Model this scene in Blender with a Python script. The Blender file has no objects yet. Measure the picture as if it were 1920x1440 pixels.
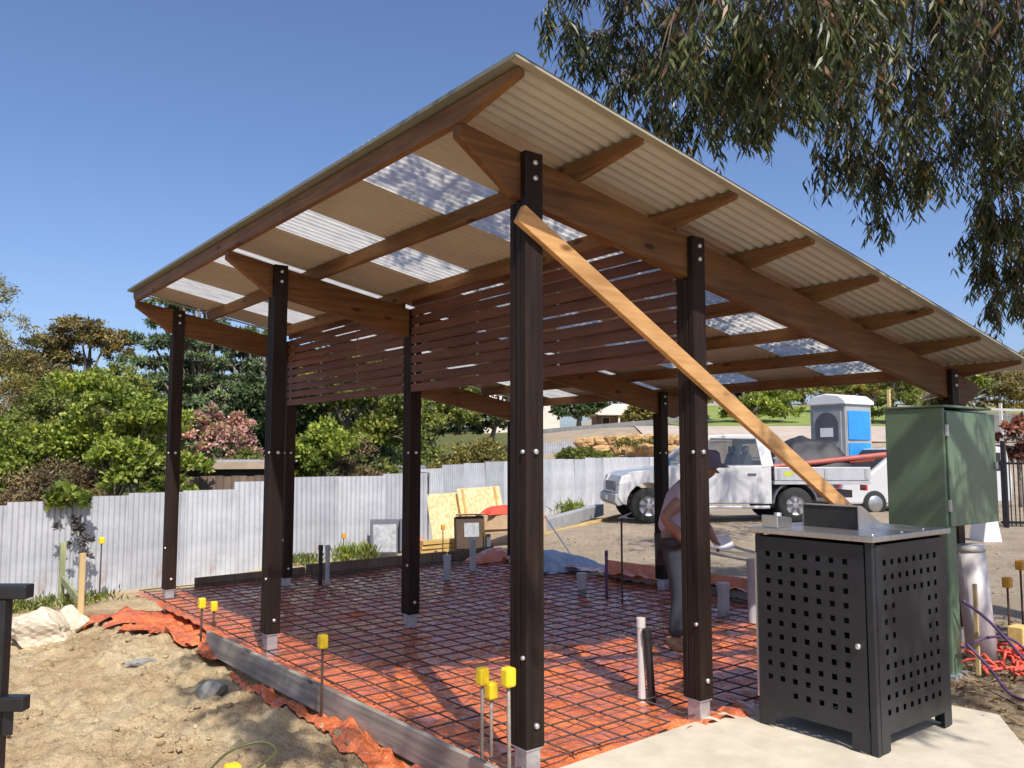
import bpy, bmesh, math, random
import numpy as np
from mathutils import Vector, Matrix

random.seed(7)
rng = np.random.default_rng(7)
PI = math.pi
scene = bpy.context.scene
COL = scene.collection

# ------------------------------------------------------------------ camera
cam_d = bpy.data.cameras.new('camera')
cam = bpy.data.objects.new('camera', cam_d)
COL.objects.link(cam)
YAW, PIT = 0.9053, 0.0842
fw = Vector((math.cos(YAW)*math.cos(PIT), math.sin(YAW)*math.cos(PIT), math.sin(PIT)))
rt = Vector((math.sin(YAW), -math.cos(YAW), 0))
up = rt.cross(fw)
M = Matrix((rt, up, -fw)).transposed().to_4x4()
M.translation = Vector((-2.762, -3.391, 1.624))
cam.matrix_world = M
cam_d.sensor_width = 36.0
cam_d.lens = 36.0*1553.26/1920
cam_d.clip_start = 0.05
cam_d.clip_end = 2000
scene.camera = cam

# ------------------------------------------------------------------ sky, sun, exposure
SUN = Vector((-0.25, -0.80, 1.0)).normalized()          # towards the sun
elev = math.asin(SUN.z)
rot = math.atan2(SUN.x, SUN.y)
world = bpy.data.worlds.new('World')
scene.world = world
world.use_nodes = True
wn = world.node_tree
bg = wn.nodes['Background']
sky = wn.nodes.new('ShaderNodeTexSky')
sky.sky_type = 'NISHITA'
sky.sun_disc = False
sky.sun_elevation = elev
sky.sun_rotation = rot
sky.altitude = 300
sky.air_density = 1.0
sky.dust_density = 2.2
sky.ozone_density = 3.5
tint = wn.nodes.new('ShaderNodeMix')
tint.data_type = 'RGBA'; tint.blend_type = 'MULTIPLY'; tint.inputs[0].default_value = 1.0
tint.inputs[7].default_value = (0.92, 0.95, 1.10, 1)
wn.links.new(sky.outputs[0], tint.inputs[6])
wn.links.new(tint.outputs[2], bg.inputs[0])
bg.inputs[1].default_value = 0.117
sun_d = bpy.data.lights.new('sun', 'SUN')
sun_d.energy = 4.6
sun_d.angle = math.radians(0.5)
sun_d.color = (1.0, 0.95, 0.87)
sun = bpy.data.objects.new('sun', sun_d)
COL.objects.link(sun)
sun.rotation_euler = (-SUN).to_track_quat('-Z', 'Y').to_euler()
scene.view_settings.view_transform = 'Standard'
scene.view_settings.look = 'None'
scene.view_settings.exposure = 0.35
scene.view_settings.gamma = 1.0
scene.view_settings.use_curve_mapping = False
scene.cycles.max_bounces = 8
scene.cycles.transparent_max_bounces = 12

# ------------------------------------------------------------------ materials
def newmat(name):
    m = bpy.data.materials.new(name)
    m.use_nodes = True
    nt = m.node_tree
    return m, nt, nt.nodes['Principled BSDF']

def coords(nt, scale=(1, 1, 1)):
    tc = nt.nodes.new('ShaderNodeTexCoord')
    mp = nt.nodes.new('ShaderNodeMapping')
    mp.inputs['Scale'].default_value = scale
    nt.links.new(tc.outputs['Object'], mp.inputs['Vector'])
    return mp.outputs['Vector']

def noise(nt, vec, scale, detail=4, rough=0.6):
    n = nt.nodes.new('ShaderNodeTexNoise')
    n.inputs['Scale'].default_value = scale
    n.inputs['Detail'].default_value = detail
    n.inputs['Roughness'].default_value = rough
    nt.links.new(vec, n.inputs['Vector'])
    return n.outputs['Fac']

def ramp(nt, fac, stops):
    r = nt.nodes.new('ShaderNodeValToRGB')
    e = r.color_ramp.elements
    while len(e) < len(stops):
        e.new(0.5)
    for k, (p, c) in enumerate(stops):
        e[k].position = p
        e[k].color = (c[0], c[1], c[2], 1)
    nt.links.new(fac, r.inputs['Fac'])
    return r.outputs['Color']

def mixc(nt, fac, a, b, mode='MIX'):
    m = nt.nodes.new('ShaderNodeMix')
    m.data_type = 'RGBA'
    m.blend_type = mode
    for sock, v in ((0, fac), (6, a), (7, b)):
        if hasattr(v, 'is_output'):
            nt.links.new(v, m.inputs[sock])
        elif sock == 0:
            m.inputs[0].default_value = v
        else:
            m.inputs[sock].default_value = (v[0], v[1], v[2], 1)
    return m.outputs[2]

def bump(nt, b, height, strength=0.3, dist=0.01):
    n = nt.nodes.new('ShaderNodeBump')
    n.inputs['Strength'].default_value = strength
    n.inputs['Distance'].default_value = dist
    nt.links.new(height, n.inputs['Height'])
    nt.links.new(n.outputs[0], b.inputs['Normal'])

def mat(name, c1, c2=None, scale=8, stretch=(1, 1, 1), rough=0.6, metal=0.0, bumps=0.2, dist=0.005, lo=0.35, hi=0.68, rnd=0.0):
    m, nt, b = newmat(name)
    if c2 is None:
        c2 = tuple(x*0.75 for x in c1)
    v = coords(nt, stretch)
    f = noise(nt, v, scale, 5, 0.65)
    col = ramp(nt, f, [(lo, c2), (hi, c1)])
    if rnd:
        oi = nt.nodes.new('ShaderNodeObjectInfo')
        g = ramp(nt, oi.outputs['Random'], [(0, (1-rnd,)*3), (1, (1, 1, 1))])
        col = mixc(nt, 1.0, col, g, 'MULTIPLY')
    nt.links.new(col, b.inputs['Base Color'])
    b.inputs['Roughness'].default_value = rough
    b.inputs['Metallic'].default_value = metal
    if bumps:
        bump(nt, b, f, bumps, dist)
    return m

def wood(name, c1, c2, axis, rough=0.65, knots=True, rnd=0.15):
    s = [28, 28, 28]
    s[axis] = 1.6
    m, nt, b = newmat(name)
    v = coords(nt, tuple(s))
    f = noise(nt, v, 1.0, 6, 0.65)
    f2 = noise(nt, coords(nt), 1.7, 3, 0.5)
    col = ramp(nt, f, [(0.3, c2), (0.7, c1)])
    shade = ramp(nt, f2, [(0.3, (0.68, 0.66, 0.64)), (0.7, (1.1, 1.08, 1.05))])
    col = mixc(nt, 1.0, col, shade, 'MULTIPLY')
    if knots:
        vo = nt.nodes.new('ShaderNodeTexVoronoi')
        k = [6, 6, 6]
        k[axis] = 2.5
        nt.links.new(coords(nt, tuple(k)), vo.inputs['Vector'])
        vo.inputs['Scale'].default_value = 1.0
        kc = ramp(nt, vo.outputs['Distance'], [(0.07, (0.35, 0.3, 0.26)), (0.16, (1, 1, 1))])
        col = mixc(nt, 1.0, col, kc, 'MULTIPLY')
    oi = nt.nodes.new('ShaderNodeObjectInfo')
    g = ramp(nt, oi.outputs['Random'], [(0, (1-rnd,)*3), (1, (1, 1, 1))])
    col = mixc(nt, 1.0, col, g, 'MULTIPLY')
    nt.links.new(col, b.inputs['Base Color'])
    b.inputs['Roughness'].default_value = rough
    b.inputs['Specular IOR Level'].default_value = 0.22
    bump(nt, b, f, 0.25, 0.002)
    return m

def leafmat(name, stops, trans=0.35, rough=0.5, gloss=0.4):
    m, nt, b = newmat(name)
    g = nt.nodes.new('ShaderNodeNewGeometry')
    col = ramp(nt, g.outputs['Random Per Island'], stops)
    f = noise(nt, coords(nt), 0.9, 3, 0.5)
    sh = ramp(nt, f, [(0.32, (0.58, 0.60, 0.55)), (0.5, (1.08, 1.05, 0.95)), (0.68, (1.55, 1.42, 1.0))])
    col = mixc(nt, 1.0, col, sh, 'MULTIPLY')
    nt.links.new(col, b.inputs['Base Color'])
    b.inputs['Roughness'].default_value = rough
    b.inputs['Specular IOR Level'].default_value = gloss
    t = nt.nodes.new('ShaderNodeBsdfTranslucent')
    nt.links.new(col, t.inputs['Color'])
    mx = nt.nodes.new('ShaderNodeMixShader')
    mx.inputs[0].default_value = trans
    nt.links.new(b.outputs[0], mx.inputs[1])
    nt.links.new(t.outputs[0], mx.inputs[2])
    nt.links.new(mx.outputs[0], nt.nodes['Material Output'].inputs['Surface'])
    return m

MT = {}
MT['post'] = wood('stained_post', (0.036, 0.020, 0.014), (0.011, 0.006, 0.0045), 2, 0.62, False, 0.25)
MT['beam'] = wood('treated_beam', (0.25, 0.120, 0.046), (0.115, 0.050, 0.019), 0, 0.6)
MT['purlin'] = wood('treated_purlin', (0.27, 0.140, 0.060), (0.13, 0.062, 0.026), 1, 0.6)
MT['slat'] = wood('stained_slat', (0.20, 0.088, 0.064), (0.10, 0.044, 0.033), 1, 0.55, False, 0.3)
MT['brace'] = wood('pine_brace', (0.68, 0.40, 0.175), (0.46, 0.24, 0.09), 0, 0.6)
MT['pale_wood'] = wood('pale_timber', (0.75, 0.58, 0.30), (0.55, 0.40, 0.19), 2, 0.7, False)
MT['yellow_wood'] = wood('yellow_timber', (0.78, 0.56, 0.22), (0.58, 0.38, 0.13), 0, 0.7, False)
MT['grey_wood'] = wood('weathered_board', (0.46, 0.42, 0.36), (0.22, 0.20, 0.175), 1, 0.85)
MT['brown_wood'] = wood('brown_weathered_board', (0.27, 0.20, 0.15), (0.14, 0.10, 0.08), 2, 0.85, False, 0.35)
MT['green_wood'] = wood('green_treated_timber', (0.42, 0.45, 0.24), (0.28, 0.32, 0.17), 2, 0.8, False)
MT['cream_steel'] = mat('cream_roof_steel', (0.46, 0.43, 0.37), (0.40, 0.375, 0.325), 3, rough=0.42, bumps=0.0)
MT['flashing'] = mat('olive_flashing', (0.34, 0.31, 0.235), (0.29, 0.265, 0.20), 3, rough=0.4, bumps=0.0)
MT['edge_trim'] = mat('dark_olive_trim', (0.20, 0.20, 0.16), (0.16, 0.16, 0.125), 3, rough=0.5, bumps=0.0)
MT['zinc'] = mat('galvanised_steel', (0.62, 0.63, 0.65), (0.46, 0.47, 0.49), 26, rough=0.42, metal=0.7, bumps=0.05)
MT['bolt'] = mat('bolt_steel', (0.75, 0.74, 0.72), (0.6, 0.6, 0.6), 20, rough=0.35, metal=0.8, bumps=0)
MT['black_steel'] = mat('black_powder_coat', (0.018, 0.018, 0.021), (0.012, 0.012, 0.014), 12, rough=0.38, bumps=0.05)
MT['bench_steel'] = mat('charcoal_powder_coat', (0.022, 0.023, 0.028), (0.014, 0.015, 0.019), 5, rough=0.4, bumps=0.05)
MT['stainless'] = mat('brushed_stainless', (0.62, 0.60, 0.60), (0.5, 0.49, 0.49), 3, (1, 30, 1), rough=0.3, metal=0.9, bumps=0.03)
MT['dark_inside'] = mat('dark_interior', (0.02, 0.018, 0.016), None, 5, rough=0.7, bumps=0)
MT['cab_green'] = mat('green_cabinet_paint', (0.125, 0.185, 0.115), (0.10, 0.155, 0.095), 2.2, rough=0.36, bumps=0.04)
MT['pvc_grey'] = mat('grey_pvc', (0.40, 0.40, 0.42), (0.33, 0.33, 0.35), 6, rough=0.45, bumps=0)
MT['pvc_white'] = mat('pale_pvc', (0.62, 0.57, 0.54), (0.56, 0.51, 0.48), 3, (1, 1, 0.6), rough=0.45, bumps=0)
MT['poly_black'] = mat('black_poly_pipe', (0.02, 0.02, 0.022), None, 6, rough=0.5, bumps=0)
MT['purple'] = mat('purple_pipe', (0.10, 0.05, 0.13), None, 6, rough=0.5, bumps=0)
MT['cap_yellow'] = mat('yellow_plastic_cap', (0.85, 0.62, 0.02), (0.74, 0.50, 0.02), 14, rough=0.42, bumps=0)
MT['cap_orange'] = mat('orange_plastic_cap', (0.72, 0.36, 0.05), (0.6, 0.28, 0.04), 14, rough=0.5, bumps=0)
MT['rebar'] = mat('rusty_rebar', (0.11, 0.055, 0.035), (0.05, 0.028, 0.02), 40, rough=0.8, bumps=0.4)
MT['peg_steel'] = mat('dull_peg_steel', (0.34, 0.29, 0.25), (0.22, 0.17, 0.13), 40, rough=0.6, metal=0.3, bumps=0.2)
MT['mesh_steel'] = mat('dark_mesh_steel', (0.075, 0.045, 0.038), (0.035, 0.022, 0.02), 30, rough=0.65, bumps=0.2)
MT['concrete'] = mat('pale_concrete', (0.60, 0.53, 0.41), (0.48, 0.42, 0.32), 5, rough=0.85, bumps=0.35, dist=0.004)
MT['block'] = mat('grey_block', (0.36, 0.36, 0.36), (0.26, 0.26, 0.27), 5, rough=0.9, bumps=0.3)
MT['rock'] = mat('cream_rock', (0.66, 0.58, 0.45), (0.5, 0.42, 0.31), 6, rough=0.9, bumps=0.5, dist=0.02)
MT['clod'] = mat('dry_dirt_clod', (0.52, 0.395, 0.24), (0.36, 0.255, 0.15), 9, rough=0.95, bumps=0.4)
MT['grey_stone'] = mat('grey_stone', (0.30, 0.29, 0.27), (0.2, 0.19, 0.18), 9, rough=0.9, bumps=0.4)
MT['white_paint'] = mat('white_vehicle_paint', (0.54, 0.54, 0.55), (0.48, 0.48, 0.48), 2, rough=0.28, bumps=0)
MT['white_plastic'] = mat('white_plastic', (0.8, 0.8, 0.8), (0.72, 0.72, 0.72), 3, rough=0.5, bumps=0)
MT['grey_plastic'] = mat('grey_plastic', (0.34, 0.35, 0.35), (0.28, 0.29, 0.29), 3, rough=0.5, bumps=0)
MT['dark_plastic'] = mat('dark_grey_plastic', (0.10, 0.10, 0.125), None, 3, rough=0.5, bumps=0)
MT['blue_plastic'] = mat('blue_plastic', (0.03, 0.27, 0.72), (0.025, 0.22, 0.6), 3, rough=0.45, bumps=0)
MT['tyre'] = mat('tyre_rubber', (0.02, 0.02, 0.02), None, 30, rough=0.85, bumps=0.3)
MT['rim'] = mat('steel_rim', (0.42, 0.42, 0.43), (0.3, 0.3, 0.31), 8, rough=0.4, metal=0.7, bumps=0)
MT['alu'] = mat('tray_aluminium', (0.60, 0.60, 0.62), (0.5, 0.5, 0.52), 4, rough=0.4, metal=0.6, bumps=0)
MT['lamp'] = mat('lamp_lens', (0.72, 0.73, 0.75), (0.5, 0.5, 0.52), 30, rough=0.12, bumps=0)
MT['red_lens'] = mat('red_lens', (0.5, 0.03, 0.03), None, 30, rough=0.2, bumps=0)
MT['red_pipe'] = mat('terracotta_pipe', (0.40, 0.095, 0.065), (0.30, 0.07, 0.05), 5, rough=0.5, bumps=0)
MT['lime'] = mat('lime_sticker', (0.50, 0.55, 0.05), None, 5, rough=0.5, bumps=0)
MT['black_tarp'] = mat('black_tarp', (0.03, 0.03, 0.035), (0.018, 0.018, 0.02), 6, rough=0.6, bumps=0.5, dist=0.03)
MT['cardboard'] = mat('cardboard', (0.50, 0.34, 0.20), (0.40, 0.27, 0.155), 5, rough=0.85, bumps=0.1)
MT['brown_box'] = mat('brown_box', (0.085, 0.05, 0.028), (0.055, 0.034, 0.02), 5, rough=0.8, bumps=0.1)
MT['print_grey'] = mat('grey_print', (0.42, 0.43, 0.44), (0.22, 0.23, 0.24), 12, rough=0.6, bumps=0)
MT['red_bag'] = mat('red_plastic_bag', (0.72, 0.10, 0.05), (0.55, 0.06, 0.03), 6, rough=0.4, bumps=0.5, dist=0.02)
MT['pink_bag'] = mat('pink_red_plastic', (0.75, 0.20, 0.17), (0.6, 0.13, 0.11), 6, rough=0.45, bumps=0.4)
MT['blue_tarp'] = mat('blue_grey_tarp', (0.33, 0.40, 0.52), (0.2, 0.26, 0.36), 9, rough=0.4, bumps=0.5, dist=0.02)
MT['red_net'] = mat('red_orange_net', (0.80, 0.12, 0.07), (0.6, 0.07, 0.04), 9, rough=0.6, bumps=0.2)
MT['skin'] = mat('skin', (0.30, 0.155, 0.11), (0.25, 0.125, 0.09), 9, rough=0.55, bumps=0)
MT['shirt'] = mat('lilac_shirt', (0.47, 0.39, 0.46), (0.39, 0.32, 0.39), 7, rough=0.85, bumps=0.2)
MT['trousers'] = mat('dark_trousers', (0.045, 0.05, 0.065), None, 9, rough=0.9, bumps=0.2)
MT['boot'] = mat('tan_boot', (0.38, 0.24, 0.12), (0.25, 0.15, 0.08), 9, rough=0.7, bumps=0.1)
MT['hat'] = mat('purple_grey_hat', (0.16, 0.12, 0.17), (0.12, 0.09, 0.13), 9, rough=0.9, bumps=0.1)
MT['paper'] = mat('white_paper', (0.85, 0.85, 0.88), (0.78, 0.78, 0.82), 5, rough=0.7, bumps=0)
MT['bark'] = mat('grey_bark', (0.23, 0.19, 0.15), (0.11, 0.09, 0.07), 7, (4, 4, 0.7), rough=0.9, bumps=0.6, dist=0.02)
MT['twig'] = mat('brown_twig', (0.15, 0.10, 0.075), (0.09, 0.06, 0.045), 12, rough=0.9, bumps=0)
MT['cream_roof'] = mat('cream_tile_roof', (0.70, 0.58, 0.46), (0.60, 0.48, 0.37), 5, rough=0.8, bumps=0.2)
MT['brick_wall'] = mat('brown_brick_wall', (0.22, 0.15, 0.115), (0.15, 0.10, 0.08), 8, rough=0.9, bumps=0.2)
MT['cream_wall'] = mat('cream_render', (0.68, 0.61, 0.52), (0.6, 0.53, 0.45), 2, rough=0.85, bumps=0)
MT['road'] = mat('pale_road', (0.46, 0.38, 0.31), (0.38, 0.31, 0.25), 1.2, rough=0.9, bumps=0.1)
MT['lawn'] = mat('lawn_grass', (0.26, 0.29, 0.065), (0.14, 0.19, 0.035), 1.2, rough=0.9, bumps=0.4, dist=0.05)
MT['ochre_rock'] = mat('ochre_sandstone', (0.62, 0.40, 0.19), (0.42, 0.25, 0.11), 5, rough=0.9, bumps=0.4, dist=0.02, rnd=0.35)

# orange membrane: thin glossy polythene with grime
m, nt, b = newmat('orange_polythene')
v = coords(nt)
f = noise(nt, v, 3.0, 5, 0.6)
col = ramp(nt, f, [(0.3, (0.54, 0.11, 0.032)), (0.7, (0.80, 0.22, 0.068))])
f2 = noise(nt, v, 14.0, 3, 0.6)
dirt = ramp(nt, f2, [(0.58, (0, 0, 0)), (0.82, (0.5, 0.5, 0.5))])
col = mixc(nt, dirt, col, (0.34, 0.22, 0.14))
nt.links.new(col, b.inputs['Base Color'])
b.inputs['Roughness'].default_value = 0.24
b.inputs['Specular IOR Level'].default_value = 0.7
b.inputs['Coat Weight'].default_value = 0.55
b.inputs['Coat Roughness'].default_value = 0.10
b.inputs['Coat IOR'].default_value = 1.5
hw = nt.nodes.new('ShaderNodeMath'); hw.operation = 'ADD'
nt.links.new(noise(nt, v, 11.0, 5, 0.65), hw.inputs[0])
nt.links.new(noise(nt, coords(nt, (9, 4, 4)), 1.3, 4, 0.6), hw.inputs[1])
bump(nt, b, hw.outputs[0], 1.0, 0.045)
MT['membrane'] = m

# translucent skylight sheeting
m, nt, b = newmat('translucent_skylight')
f = noise(nt, coords(nt, (2.2, 5.0, 1)), 2.2, 5, 0.65)
col = ramp(nt, f, [(0.32, (0.50, 0.47, 0.42)), (0.66, (0.74, 0.69, 0.60))])
tl = nt.nodes.new('ShaderNodeBsdfTranslucent')
nt.links.new(col, tl.inputs['Color'])
tp = nt.nodes.new('ShaderNodeBsdfTransparent')
tp.inputs['Color'].default_value = (0.93, 0.94, 0.95, 1)
gl = nt.nodes.new('ShaderNodeBsdfGlossy')
gl.inputs['Roughness'].default_value = 0.25
mx = nt.nodes.new('ShaderNodeMixShader')
mx.inputs[0].default_value = 0.0
nt.links.new(tl.outputs[0], mx.inputs[1])
nt.links.new(tp.outputs[0], mx.inputs[2])
mx2 = nt.nodes.new('ShaderNodeMixShader')
mx2.inputs[0].default_value = 0.06
nt.links.new(mx.outputs[0], mx2.inputs[1])
nt.links.new(gl.outputs[0], mx2.inputs[2])
nt.links.new(mx2.outputs[0], nt.nodes['Material Output'].inputs['Surface'])
MT['skylight'] = m

# corrugated fence zinc, old and chalky
m, nt, b = newmat('old_zinc_sheet')
v = coords(nt, (1, 1, 1))
f = noise(nt, v, 2.5, 5, 0.65)
col = ramp(nt, f, [(0.3, (0.42, 0.43, 0.45)), (0.7, (0.60, 0.61, 0.63))])
oi = nt.nodes.new('ShaderNodeObjectInfo')
tint = ramp(nt, oi.outputs['Random'], [(0, (0.74, 0.74, 0.76)), (0.5, (0.9, 0.91, 0.93)), (1, (1, 1, 1))])
col = mixc(nt, 1.0, col, tint, 'MULTIPLY')
st = noise(nt, coords(nt, (1.1, 1.1, 0.5)), 3.1, 4, 0.6)
rust = ramp(nt, st, [(0.60, (0, 0, 0)), (0.76, (0.5, 0.5, 0.5))])
col = mixc(nt, rust, col, (0.33, 0.2, 0.11))
nt.links.new(col, b.inputs['Base Color'])
b.inputs['Roughness'].default_value = 0.6
b.inputs['Metallic'].default_value = 0.25
MT['fence_zinc'] = m

# OSB / yellow sheet
m, nt, b = newmat('yellow_chip_sheet')
vo = nt.nodes.new('ShaderNodeTexVoronoi')
nt.links.new(coords(nt), vo.inputs['Vector'])
vo.inputs['Scale'].default_value = 22
col = ramp(nt, vo.outputs['Color'], [(0.1, (0.62, 0.45, 0.20)), (0.8, (0.86, 0.70, 0.40))])
nt.links.new(col, b.inputs['Base Color'])
b.inputs['Roughness'].default_value = 0.8
MT['osb'] = m

# window glass of the vehicles
m, nt, b = newmat('vehicle_glass')
b.inputs['Base Color'].default_value = (0.05, 0.07, 0.09, 1)
b.inputs['Roughness'].default_value = 0.05
b.inputs['Alpha'].default_value = 0.45
MT['glass'] = m

# ground: sandy fill to the left, grey gravel to the right, litter under the tree
m, nt, b = newmat('site_ground')
v = coords(nt)
f = noise(nt, v, 1.3, 6, 0.62)
ff = noise(nt, v, 17, 5, 0.7)
fine = noise(nt, v, 85, 3, 0.7)
sand = ramp(nt, f, [(0.30, (0.40, 0.27, 0.145)), (0.42, (0.55, 0.405, 0.235)), (0.52, (0.66, 0.515, 0.31)), (0.68, (0.74, 0.61, 0.395))])
grav = ramp(nt, f, [(0.3, (0.36, 0.29, 0.21)), (0.7, (0.50, 0.41, 0.30))])
sep = nt.nodes.new('ShaderNodeSeparateXYZ')
tc = nt.nodes.new('ShaderNodeTexCoord')
nt.links.new(tc.outputs['Object'], sep.inputs[0])
def mapr(sock, a, b_):
    r = nt.nodes.new('ShaderNodeMapRange')
    r.inputs['From Min'].default_value = a
    r.inputs['From Max'].default_value = b_
    nt.links.new(sock, r.inputs['Value'])
    return r.outputs[0]
col = mixc(nt, mapr(sep.outputs[0], 1.0, 6.0), sand, grav)
# dark litter under the gum near the bench
lx = mapr(sep.outputs[0], 2.3, 3.2)
ly = mapr(sep.outputs[1], 0.6, -0.6)
lz = mapr(sep.outputs[0], 7.0, 5.0)
def mul(a, b_):
    n = nt.nodes.new('ShaderNodeMath'); n.operation = 'MULTIPLY'
    nt.links.new(a, n.inputs[0]); nt.links.new(b_, n.inputs[1])
    return n.outputs[0]
lit = mul(mul(lx, ly), lz)
litn = mul(lit, mapr(noise(nt, v, 5, 4, 0.7), 0.32, 0.6))
col = mixc(nt, litn, col, (0.115, 0.075, 0.048))
# green ground beyond the fence
gx = mapr(sep.outputs[1], 10.4, 12.0)
uu_ = nt.nodes.new('ShaderNodeMath'); uu_.operation = 'MULTIPLY_ADD'
nt.links.new(sep.outputs[1], uu_.inputs[0]); uu_.inputs[1].default_value = -0.785
nt.links.new(sep.outputs[0], uu_.inputs[2])
gl_ = mul(gx, mapr(uu_.outputs[0], 0.9, -0.6))
col = mixc(nt, gl_, col, (0.12, 0.13, 0.045))
sp = ramp(nt, ff, [(0.30, (0.60, 0.56, 0.51)), (0.45, (0.96, 0.95, 0.94)), (0.72, (1.18, 1.17, 1.14))])
col = mixc(nt, 1.0, col, sp, 'MULTIPLY')
sp = ramp(nt, fine, [(0.3, (0.72, 0.70, 0.68)), (0.6, (1.08, 1.08, 1.08))])
col = mixc(nt, 1.0, col, sp, 'MULTIPLY')
nt.links.new(col, b.inputs['Base Color'])
b.inputs['Roughness'].default_value = 0.95
b.inputs['Specular IOR Level'].default_value = 0.2
ad = nt.nodes.new('ShaderNodeMath'); ad.operation = 'ADD'
nt.links.new(ff, ad.inputs[0]); nt.links.new(fine, ad.inputs[1])
bump(nt, b, ad.outputs[0], 1.0, 0.03)
MT['ground'] = m

MT['gum'] = leafmat('gum_leaf', [(0.0, (0.026, 0.036, 0.015)), (0.5, (0.056, 0.076, 0.026)), (0.88, (0.13, 0.16, 0.05)), (0.97, (0.22, 0.12, 0.055)), (1.0, (0.30, 0.15, 0.08))], 0.30, 0.42, 0.5)
MT['leaf_bright'] = leafmat('bright_leaf', [(0, (0.09, 0.135, 0.022)), (0.5, (0.22, 0.30, 0.045)), (1, (0.44, 0.48, 0.10))], 0.42)
MT['leaf_mid'] = leafmat('mid_leaf', [(0, (0.075, 0.10, 0.025)), (0.5, (0.16, 0.20, 0.042)), (1, (0.30, 0.32, 0.085))], 0.38)
MT['leaf_dark'] = leafmat('dark_leaf', [(0, (0.022, 0.045, 0.018)), (0.6, (0.05, 0.085, 0.03)), (1, (0.09, 0.13, 0.05))], 0.2)
MT['leaf_cedar'] = leafmat('cedar_needle', [(0, (0.06, 0.095, 0.045)), (0.6, (0.115, 0.17, 0.08)), (1, (0.20, 0.25, 0.12))], 0.2)
MT['leaf_olive'] = leafmat('olive_leaf', [(0, (0.13, 0.12, 0.035)), (0.5, (0.25, 0.225, 0.06)), (1, (0.38, 0.33, 0.11))], 0.35)
MT['leaf_gumfar'] = leafmat('far_gum_leaf', [(0, (0.11, 0.095, 0.035)), (0.6, (0.20, 0.165, 0.06)), (1, (0.28, 0.215, 0.10))], 0.25)
MT['leaf_brown'] = leafmat('brown_leaf', [(0, (0.12, 0.085, 0.045)), (0.6, (0.22, 0.155, 0.085)), (1, (0.30, 0.23, 0.12))], 0.2)
MT['blossom'] = leafmat('pink_blossom', [(0, (0.10, 0.13, 0.03)), (0.28, (0.18, 0.20, 0.05)), (0.34, (0.56, 0.30, 0.31)), (0.7, (0.64, 0.37, 0.38)), (1, (0.70, 0.46, 0.46))], 0.4)
MT['leaf_red'] = leafmat('red_leaf', [(0, (0.10, 0.045, 0.03)), (0.6, (0.24, 0.09, 0.065)), (1, (0.34, 0.16, 0.12))], 0.3)
MT['leaf_dead'] = leafmat('dead_vine_leaf', [(0, (0.05, 0.048, 0.05)), (1, (0.16, 0.15, 0.155))], 0.1)

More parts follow.
